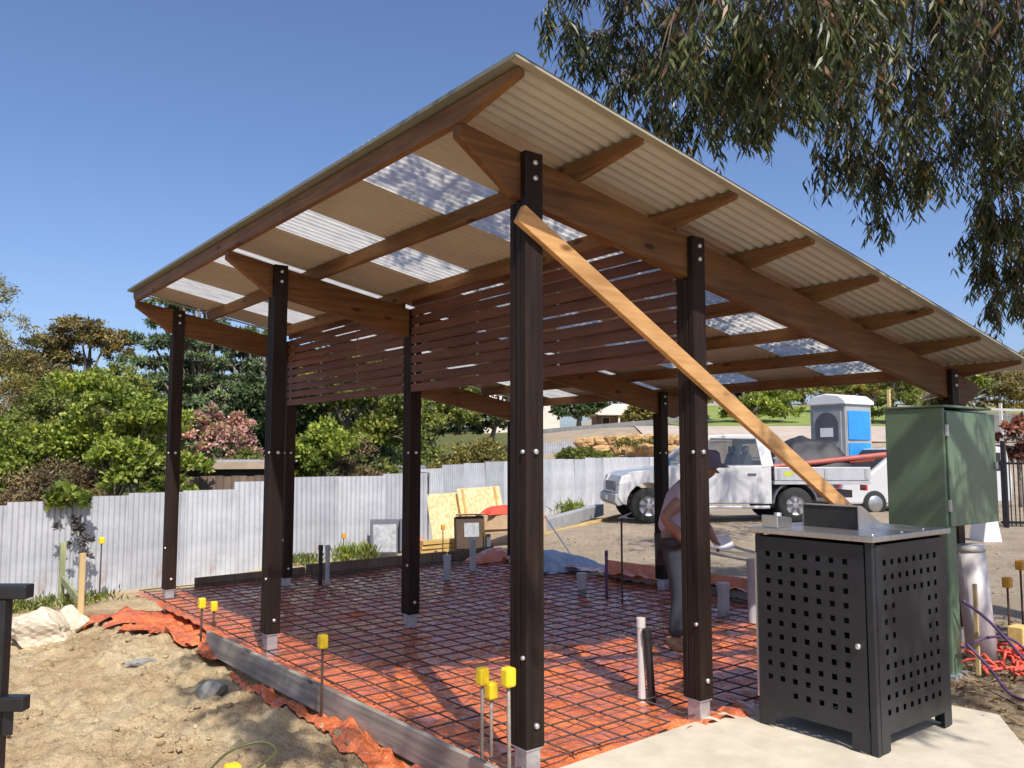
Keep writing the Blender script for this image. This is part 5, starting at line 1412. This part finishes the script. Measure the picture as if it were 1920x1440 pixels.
T_('cedar_tree', 'second dark cedar bough mass to the right of the left corner post', 'tree', spot(27, 470), [((c[0]*0.8, c[1]*0.8, c[2]*0.72), (r[0]*0.8, r[1]*0.8, r[2])) for c, r in ced], 24000, 0.16, 0.055, MT['leaf_cedar'], 6, bg_, 0.2, droop=0.3)
T_('leafy_shrub', 'bright green leafy shrub at the far left above the fence', 'shrub', spot(15.2, 50), oriented(lobe_set(7, 1.0, 0.5, 1.3, 2.5, 7, 0.55, 0.9)), 15000, 0.085, 0.06, MT['leaf_bright'], 7, bg_, 0.07)
T_('leafy_shrub', 'tall bright green shrub left of the left corner post', 'shrub', spot(15.8, 225), oriented(lobe_set(8, 0.75, 0.5, 1.4, 3.1, 8, 0.55, 0.85)), 16000, 0.085, 0.06, MT['leaf_bright'], 8, bg_, 0.07)
T_('shade_tree', 'tall loose bright green tree rising before the cedar on the left', 'tree', spot(21, 215), oriented(lobe_set(71, 1.5, 0.7, 1.6, 3.6, 12, 0.5, 0.95)), 17000, 0.11, 0.06, MT['leaf_mid'], 71, bg_, 0.1)
T_('shade_tree', 'mid green tree between the far left shrub and the round gum', 'tree', spot(19, 95), oriented(lobe_set(72, 1.3, 0.6, 1.4, 3.0, 11, 0.5, 0.85)), 14000, 0.10, 0.06, MT['leaf_mid'], 72, bg_, 0.1)
T_('leafy_shrub', 'light green shrub spilling just behind the left corner post', 'shrub', spot(13.6, 290), oriented([((-0.25, 0, 1.55), (0.5, 0.4, 0.42)), ((0.3, 0, 1.3), (0.4, 0.4, 0.35)), ((-0.5, 0, 1.95), (0.5, 0.4, 0.45)), ((0.5, 0.2, 1.75), (0.4, 0.3, 0.3))]), 5600, 0.085, 0.06, MT['leaf_bright'], 9, bg_, 0.05)
T_('twiggy_shrub', 'brown half bare twiggy shrub above the fence on the left', 'shrub', spot(13.6, 115), oriented([((0, 0, 1.35), (0.75, 0.5, 0.6)), ((-0.55, 0, 1.1), (0.7, 0.5, 0.45)), ((0.55, 0, 1.0), (0.6, 0.5, 0.4))]), 9000, 0.065, 0.026, MT['leaf_brown'], 10, bg_, 0.05)
T_('blossom_tree', 'pink blossoming tree between the two left posts', 'tree', spot(18.0, 395), oriented([((-0.35, 0, 2.35), (0.5, 0.5, 0.5)), ((0.35, 0, 2.15), (0.55, 0.5, 0.55)), ((0.75, 0, 1.7), (0.4, 0.4, 0.5)), ((0.05, 0, 1.5), (0.7, 0.5, 0.5)), ((-0.75, 0, 1.75), (0.45, 0.4, 0.5)), ((-0.1, 0, 2.7), (0.3, 0.3, 0.3)), ((0.6, 0.1, 2.55), (0.28, 0.3, 0.3)), ((-0.9, 0, 1.3), (0.45, 0.4, 0.4))]), 13000, 0.075, 0.055, MT['blossom'], 11, bg_, 0.08)
T_('leafy_shrub', 'mid green shrub right of the pink blossom tree', 'shrub', spot(17.0, 480), oriented(lobe_set(12, 0.5, 0.4, 0.9, 1.9, 5, 0.45, 0.7)), 7000, 0.085, 0.055, MT['leaf_mid'], 12, bg_, 0.06)
T_('leafy_shrub', 'bright green shrub just right of the second dark post', 'shrub', spot(15.6, 585), oriented(lobe_set(13, 0.45, 0.4, 1.1, 2.2, 6, 0.4, 0.65)), 9000, 0.085, 0.055, MT['leaf_bright'], 13, bg_, 0.06)
T_('shade_tree', 'dense dark green tree behind the slatted screen', 'tree', spot(22, 680), oriented(lobe_set(14, 1.5, 0.8, 1.6, 3.8, 8, 0.8, 1.2)), 16000, 0.12, 0.075, MT['leaf_mid'], 14, bg_, 0.14)
T_('twiggy_shrub', 'tangled grey twiggy shrub between the second post and the centre post', 'shrub', spot(16.4, 650), oriented([((-0.4, 0, 1.3), (0.7, 0.4, 0.6)), ((0.3, 0, 1.1), (0.7, 0.4, 0.5)), ((0, 0, 1.8), (0.6, 0.4, 0.5))]), 5000, 0.075, 0.03, MT['leaf_brown'], 15, bg_, 0.06)
T_('leafy_shrub', 'yellow green shrub low behind the fence left of the centre post', 'shrub', spot(17.5, 705), oriented(lobe_set(16, 0.4, 0.3, 0.8, 1.5, 4, 0.4, 0.55)), 2200, 0.12, 0.07, MT['leaf_mid'], 16, bg_, 0.05)
T_('leafy_shrub', 'low yellow green shrub before the left end of the ochre sandstone row', 'shrub', spot(30.5, 1100), oriented([((0, 0, 0.55), (0.6, 0.4, 0.45)), ((0.7, 0, 0.45), (0.5, 0.4, 0.35)), ((-0.6, 0, 0.5), (0.5, 0.4, 0.4))]), 3600, 0.11, 0.07, MT['leaf_mid'], 81, bg_, 0.04)
T_('leafy_shrub', 'low dry brown shrub growing over the ochre sandstone row', 'shrub', spot(31.2, 1175), oriented([((0, 0, 0.75), (0.5, 0.4, 0.3)), ((0.8, 0, 0.85), (0.4, 0.4, 0.25))]), 1500, 0.11, 0.05, MT['leaf_olive'], 82, bg_, 0.03)
T_('olive_shrub', 'rounded olive yellow shrub right of the centre post', 'shrub', spot(24, 890), oriented([((0, 0, 1.0), (1.15, 0.8, 1.0)), ((-0.7, 0, 0.8), (0.8, 0.7, 0.8)), ((0.6, 0, 1.3), (0.9, 0.7, 0.8))]), 13000, 0.10, 0.05, MT['leaf_olive'], 17, bg_, 0.08)
T_('shade_tree', 'dark leafy tree high behind the olive shrub', 'tree', spot(34, 830), oriented(lobe_set(18, 1.6, 0.8, 1.8, 3.6, 7, 0.9, 1.3)), 11000, 0.16, 0.10, MT['leaf_mid'], 18, bg_, 0.16)
T_('shade_tree', 'dark evergreen tree left of the cream roofed house', 'tree', spot(56, 1085), oriented([((0, 0, 1.3), (1.6, 1.2, 1.2)), ((-0.8, 0, 1.0), (1.2, 1, 0.9)), ((0.7, 0, 1.9), (1.1, 1, 0.9)), ((-0.4, 0, 2.2), (1.0, 1, 0.8))]), 3400, 0.3, 0.18, MT['leaf_dark'], 19, bg_, 0.2)
T_('leafy_shrub', 'grey green shrub at the right end of the cream roofed house', 'shrub', spot(54, 1212), oriented([((0, 0, 0.9), (1.2, 1, 1.0)), ((-0.4, 0, 0.5), (1.2, 1, 0.7))]), 5000, 0.25, 0.15, MT['leaf_olive'], 20, bg_, 0.1)
T_('leafy_shrub', 'bright green shrub mass above the far road, nearest the brace', 'shrub', spot(47, 1395), oriented(lobe_set(21, 2.6, 0.8, 0.3, 2.2, 11, 0.8, 1.2)), 12000, 0.16, 0.11, MT['leaf_bright'], 21, 'shrubs beyond the far road', 0.1)
T_('leafy_shrub', 'green shrub mass above the far road, left of the portable toilet', 'shrub', spot(56, 1490), oriented(lobe_set(22, 3.0, 0.8, 0.4, 2.4, 11, 0.9, 1.2)), 12000, 0.17, 0.11, MT['leaf_mid'], 22, 'shrubs beyond the far road', 0.1)
T_('shade_tree', 'brown green tree rising behind the portable toilet', 'tree', spot(66, 1600), oriented(lobe_set(23, 4.5, 1, 0.5, 3.6, 13, 1.2, 1.7)), 12000, 0.24, 0.13, MT['leaf_olive'], 23, 'shrubs beyond the far road', 0.2)
T_('shade_tree', 'dull green tree behind the paling fence above the cabinet', 'tree', spot(46, 1735), oriented(lobe_set(24, 2.6, 1, 0.3, 2.4, 11, 0.8, 1.2)), 10000, 0.18, 0.11, MT['leaf_mid'], 24, 'shrubs beyond the far road', 0.15)
T_('shade_tree', 'dry brown tree behind the paling fence right of the cabinet', 'tree', spot(50, 1845), oriented(lobe_set(25, 2.6, 1, 0.3, 2.8, 11, 0.9, 1.3)), 10000, 0.18, 0.11, MT['leaf_gumfar'], 25, 'shrubs beyond the far road', 0.15)
T_('red_shrub', 'dark red leaved shrub at the right edge under the roof end', 'shrub', spot(24, 1905), oriented([((0, 0, 2.1), (0.6, 0.5, 0.6)), ((0.3, 0, 1.5), (0.6, 0.5, 0.5))]), 1400, 0.16, 0.09, MT['leaf_red'], 26, 'shrubs beyond the far road', 0.06)
T_('shade_tree', 'tall leafy tree behind the slatted screen left of the centre post', 'tree', spot(25, 600), oriented(lobe_set(61, 1.8, 0.8, 0.8, 4.0, 12, 0.8, 1.2)), 17000, 0.13, 0.085, MT['leaf_dark'], 61, bg_, 0.14)
T_('shade_tree', 'leafy green tree behind the centre post and the slatted screen', 'tree', spot(29, 765), oriented(lobe_set(62, 2.1, 0.8, 0.8, 4.2, 12, 0.9, 1.3)), 17000, 0.14, 0.09, MT['leaf_mid'], 62, bg_, 0.14)
T_('shade_tree', 'dark tree mass between the second post and the third row posts', 'tree', spot(23, 520), oriented(lobe_set(63, 1.1, 0.8, 1.2, 3.4, 8, 0.7, 1.0)), 12000, 0.12, 0.08, MT['leaf_dark'], 63, bg_, 0.12)
T_('shade_tree', 'low dark evergreen tree mass left of the front post', 'tree', spot(40, 915), oriented(lobe_set(64, 1.8, 0.8, 1.0, 3.2, 8, 0.9, 1.3)), 9000, 0.18, 0.11, MT['leaf_dark'], 64, bg_, 0.14)
# filler trees further left so the view stays closed from other positions
T_('shade_tree', 'green tree mass left of the frame behind the fence', 'tree', spot(20, -230), oriented(lobe_set(27, 1.8, 1, 1.4, 4.0, 9, 0.9, 1.4)), 9000, 0.13, 0.08, MT['leaf_mid'], 27, bg_, 0.14)
FAR = [(55, 260, 3.2, 'leaf_mid', 'hazy distant tree behind the left corner post'), (58, 560, 3.4, 'leaf_dark', 'distant dark tree behind the second post'), (62, 760, 3.4, 'leaf_olive', 'distant olive tree behind the centre post'),
       (66, 940, 3.4, 'leaf_mid', 'distant tree left of the front post'), (78, 1150, 3.2, 'leaf_mid', 'distant tree behind the cream roofed house'), (80, 1290, 3.2, 'leaf_olive', 'distant olive tree behind the second front post'),
       (72, 1400, 2.6, 'leaf_dark', 'distant dark tree above the green shrubs by the brace'), (76, 1520, 2.8, 'leaf_olive', 'distant olive tree above the roof of the portable toilet'), (74, 1700, 2.8, 'leaf_mid', 'distant tree left of the last dark post above the green cabinet'),
       (76, 1800, 2.8, 'leaf_gumfar', 'distant brown tree right of the last dark post above the green cabinet'), (72, 1920, 3.0, 'leaf_olive', 'distant olive tree at the right edge under the roof end')]
for k, (d, px, hgt, mt_, lb_) in enumerate(FAR):
    T_('shade_tree', lb_, 'tree', spot(d, px), oriented(lobe_set(40+k, 4.2, 1.2, hgt*0.1, hgt*1.25, 13, 1.3, 1.9)), 8000, 0.30, 0.18, MT[mt_], 40+k, 'distant trees on the rise', 0.2)

# vine hanging over the fence with dead stems
vt = thing('fence_vine', 'green creeper tuft hanging over the fence with a dead grey trail below', 'creeper', (-0.35, 9.95, tz(-0.35, 9.95)))
o = link('foliage', crown_mesh('foliage', oriented([((0.02, 0, 1.36), (0.26, 0.2, 0.20)), ((0.18, 0, 1.42), (0.18, 0.16, 0.12)), ((-0.1, 0, 1.5), (0.2, 0.16, 0.14))]), 420, 0.11, 0.09, MT['leaf_bright'], 31)); o.parent = vt
o = link('dead_trail', crown_mesh('dead_trail', oriented([((0.05, -0.14, 1.05), (0.22, 0.1, 0.2)), ((0.22, -0.14, 0.82), (0.16, 0.08, 0.18)), ((0.34, -0.14, 0.62), (0.09, 0.06, 0.14))]), 420, 0.07, 0.035, MT['leaf_dead'], 32)); o.parent = vt
# weeds
def weed(label, x, y, w, h, n, seed, material=MT['leaf_mid']):
    n = int(n*1.6)
    t = thing('weed_clump', label, 'weeds', (x, y, tz(x, y)), 0, 'weed clumps along the fence')
    r = np.random.default_rng(seed)
    P = np.column_stack([r.normal(size=n)*w*0.4, r.normal(size=n)*w*0.25, np.zeros(n)+r.random(n)*h*0.55])
    D = np.column_stack([r.normal(size=n)*0.5, r.normal(size=n)*0.5, np.ones(n)*0.9]); Nn = r.normal(size=(n, 3))
    v_, f_ = leaves(P, D, Nn, h*(0.2+0.4*r.random(n)), 0.014+0.022*r.random(n))
    o = link('leaves', fastmesh('leaves', v_, f_, material)); o.parent = t
weed('green weeds left of the grey case at the fence foot', 3.80, 9.4, 0.36, 0.36, 240, 51, MT['leaf_bright'])
weed('darker taller weed tuft touching the grey case', 4.02, 9.15, 0.2, 0.36, 140, 52, MT['leaf_mid'])
weed('low weeds at the fence left of the rusty stake', 3.05, 9.5, 0.4, 0.22, 160, 53, MT['leaf_mid'])
weed('grass tuft behind the cream rocks at the far left', -1.0, 9.4, 0.7, 0.22, 320, 54, MT['leaf_mid'])
weed('grass tuft between the two timber pegs', -0.45, 8.7, 0.6, 0.2, 260, 55, MT['leaf_mid'])
weed('weeds at the fence beside the kerb wall', 8.6, 10.9, 0.6, 0.35, 240, 56, MT['leaf_mid'])
weed('pale weeds at the fence in front of the truck', 10.9, 11.7, 0.5, 0.5, 260, 57, MT['leaf_bright'])

# ------------------------------------------------------------------ overhanging gum tree
gt = thing('gum_tree', 'large gum tree with long drooping leaves overhanging from the upper right', 'tree', (5.6, -6.2, tz(5.6, -6.2)))
Bz = Vector((5.6, -6.2, tz(5.6, -6.2)))
def cw(px, py, d):
    """world point for the 1920x1440 picture column and row at depth d"""
    return Vector(cam.matrix_world.translation)+fw*d+rt*((px-960)/1553.26*d)+up*((720-py)/1553.26*d)
CL = [  # (column, row, depth, radius across, hang length, sprays)
    (1090, 30, 7.2, .34, .42, 34), (1110, 110, 7.4, .26, .34, 24), (1190, 40, 6.8, .40, .50, 40), (1190, 170, 7.6, .30, .40, 24), (1270, 90, 6.2, .40, .55, 44), (1260, 200, 7.4, .34, .46, 30),
    (1330, 215, 7.6, .28, .46, 30), (1330, 40, 5.4, .40, .5, 40), (1400, 120, 5.8, .40, .6, 44), (1420, 190, 7.0, .34, .40, 30), (1470, 40, 5.2, .42, .55, 44), (1480, 130, 6.4, .34, .5, 30),
    (1560, 60, 5.4, .42, .6, 44), (1570, 180, 7.0, .34, .5, 34), (1590, 270, 7.8, .36, .55, 38), (1640, 60, 5.6, .4, .6, 40), (1660, 170, 6.8, .36, .5, 30), (1630, 330, 8.2, .32, .55, 32), (1690, 300, 8.0, .36, .55, 36),
    (1640, 420, 8.4, .10, .42, 7), (1740, 50, 6.4, .4, .5, 30), (1770, 160, 7.6, .36, .5, 26), (1770, 270, 8.2, .36, .55, 32), (1840, 90, 7.0, .4, .5, 28), (1850, 210, 8.0, .4, .55, 32), (1860, 320, 8.4, .34, .5, 32),
    (1910, 40, 6.6, .4, .5, 24), (1920, 160, 7.6, .4, .5, 28), (1910, 270, 8.2, .36, .5, 30), (1870, 410, 8.8, .34, .6, 36), (1855, 500, 9.2, .24, .6, 28), (1910, 480, 9.0, .3, .6, 34), (1890, 570, 9.4, .22, .5, 24), (1850, 450, 9.0, .18, .4, 14),
    (1540, -60, 6.2, .6, .6, 40), (1750, -70, 6.5, .7, .6, 44), (1300, -60, 6.4, .6, .6, 36), (1950, 380, 8.6, .4, .6, 30), (2020, 200, 8.0, .6, .7, 40), (1980, 540, 9.2, .3, .5, 20)]
clumps = [(cw(a, b_, d), r_*0.95, h_*1.12, n_*0.84) for a, b_, d, r_, h_, n_ in CL]
# limbs out of the frame that shade the bench, the sand and the roof
SH = [((1.7, -4.3, 5.6), .7, 60), ((0.95, -4.75, 5.4), .55, 60), ((2.6, -3.9, 5.2), .7, 60), ((3.4, -3.9, 5.4), .65, 60), ((2.2, -4.9, 5.8), .7, 50), ((0.9, -3.7, 5.9), .35, 20),
      ((-1.9, -1.5, 5.5), .40, 56), ((-2.0, -2.3, 5.7), .40, 56), ((-2.05, -3.0, 5.5), .38, 50), ((-1.7, -0.8, 5.7), .28, 26), ((-1.5, -3.7, 5.7), .3, 22),
      ((-0.5, -1.8, 6.3), .6, 56), ((0.3, -1.2, 6.4), .6, 56), ((-0.4, -0.6, 6.5), .5, 40), ((0.9, -0.2, 6.7), .6, 50), ((1.2, -1.9, 6.3), .6, 50), ((2.2, -0.8, 6.7), .7, 50),
      ((4.6, -4.2, 6.2), .8, 60), ((5.6, -2.8, 6.6), .9, 60), ((6.8, -1.8, 6.6), .9, 60), ((8.2, 0.8, 7.0), 1.0, 60), ((6.6, 0.9, 7.2), .9, 50), ((9.8, 2.2, 7.6), 1.1, 70), ((8.6, 3.2, 7.8), 1.0, 60), ((5.0, -1.0, 6.8), .8, 50), ((3.6, -1.6, 6.4), .7, 40), ((10.4, 4.2, 8.0), 1.0, 60)]
clumps += [(Vector(p), r_, 0.6, n_) for p, r_, n_ in SH]
r = np.random.default_rng(77)
LP, LD, LN, LL, LW = [], [], [], [], []
tw = MB()
for ci, (c, rad, hang, ns) in enumerate(clumps):
    nsub = max(2, int(3+rad*7))
    so = r.normal(size=(nsub, 3)); so /= np.linalg.norm(so, axis=1, keepdims=True); so *= (0.45+0.6*r.random((nsub, 1)))*rad
    for s in range(int(ns*1.7)):
        o3 = so[s % nsub]*np.array([1, 1, 0.85])+r.normal(size=3)*rad*0.20
        st = np.array(c)+o3+np.array([0, 0, hang*0.2])
        drift = r.normal(size=2)*0.10
        ln = hang*(0.35+0.6*r.random())
        nl = int(9+9*r.random())
        tt = np.linspace(0.05, 1, nl)
        Q = st+np.column_stack([drift[0]*tt+0.02*np.sin(tt*5), drift[1]*tt, -ln*tt*0.75])
        if s % 3 == 0:
            hub_ = np.array(c)+np.array([0, 0, hang*0.5])
            tw.tube([Vector(hub_), Vector((hub_+st)/2+np.array([0, 0, 0.04])), Vector(st)], [0.009, 0.006, 0.004], 4, False)
        if s % 2 == 0:
            tw.tube([Vector(st), Vector(Q[nl//2]), Vector(Q[-1])], [0.0045, 0.003, 0.0015], 3, False)
        a = r.uniform(0, 2*PI, nl)
        LP.append(Q)
        LD.append(np.column_stack([np.cos(a)*0.42, np.sin(a)*0.42, -1.0+0.45*r.random(nl)]))
        b2 = r.uniform(0, 2*PI, nl)
        LN.append(np.column_stack([np.cos(b2), np.sin(b2), 0.25*r.normal(size=nl)]))
        LL.append(r.uniform(0.085, 0.165, nl)); LW.append(r.uniform(0.016, 0.029, nl))
v_, f_ = leaves(np.vstack(LP), np.vstack(LD), np.vstack(LN), np.concatenate(LL), np.concatenate(LW), 0.10)
o = link('crown', fastmesh('crown', v_, f_, MT['gum'])); o.matrix_basis = Matrix.Translation(-Bz); o.parent = gt
tw.v = [tuple(Vector(p)-Bz) for p in tw.v]
o = lpart('twigs', tw, MT['twig'], gt)
tag(o, kind='stuff')
# trunk and limbs
tr = MB()
tr.tube([(0, 0, -0.3), (-0.1, 0.1, 1.5), (-0.25, 0.35, 3.2), (-0.4, 0.8, 5.2), (-0.6, 1.6, 7.4), (-0.4, 2.6, 9.2)], [0.42, 0.33, 0.29, 0.25, 0.17, 0.08], 14)
lpart('trunk', tr, MT['bark'], gt, True)
fork = Vector((-0.4, 0.8, 5.2)); fork2 = Vector((-0.55, 1.4, 6.8))
hubs = [Vector(p)-Bz for p in ((1.8, -3.6, 7.2), (-0.9, -2.6, 7.0), (3.6, -1.4, 7.8), (6.6, 0.4, 8.2), (8.8, 2.4, 8.8), (4.2, -0.4, 7.4))]
for k, h_ in enumerate(hubs):
    b0 = fork if k < 2 else fork2
    m2 = (b0+h_)/2+Vector((0, 0, 0.5))
    lpart('limb', MB().tube([b0, b0.lerp(m2, 0.5)+Vector((0, 0, 0.15)), m2, h_], [0.13, 0.11, 0.085, 0.05], 9), MT['bark'], gt, True)
lb = MB()
for (c, rad, hang, ns) in clumps:
    c = Vector(c)-Bz+Vector((0, 0, hang*0.35))
    h_ = min(hubs, key=lambda q: (q-c).length)
    m2 = h_.lerp(c, 0.55)+Vector((random.uniform(-.15, .15), random.uniform(-.15, .15), 0.25))
    lb.tube([h_, m2, c], [0.032, 0.02, 0.008], 6)
o = lpart('branches', lb, MT['twig'], gt, True)
tag(o, kind='stuff')
print('LEAVES', len(v_)//4)
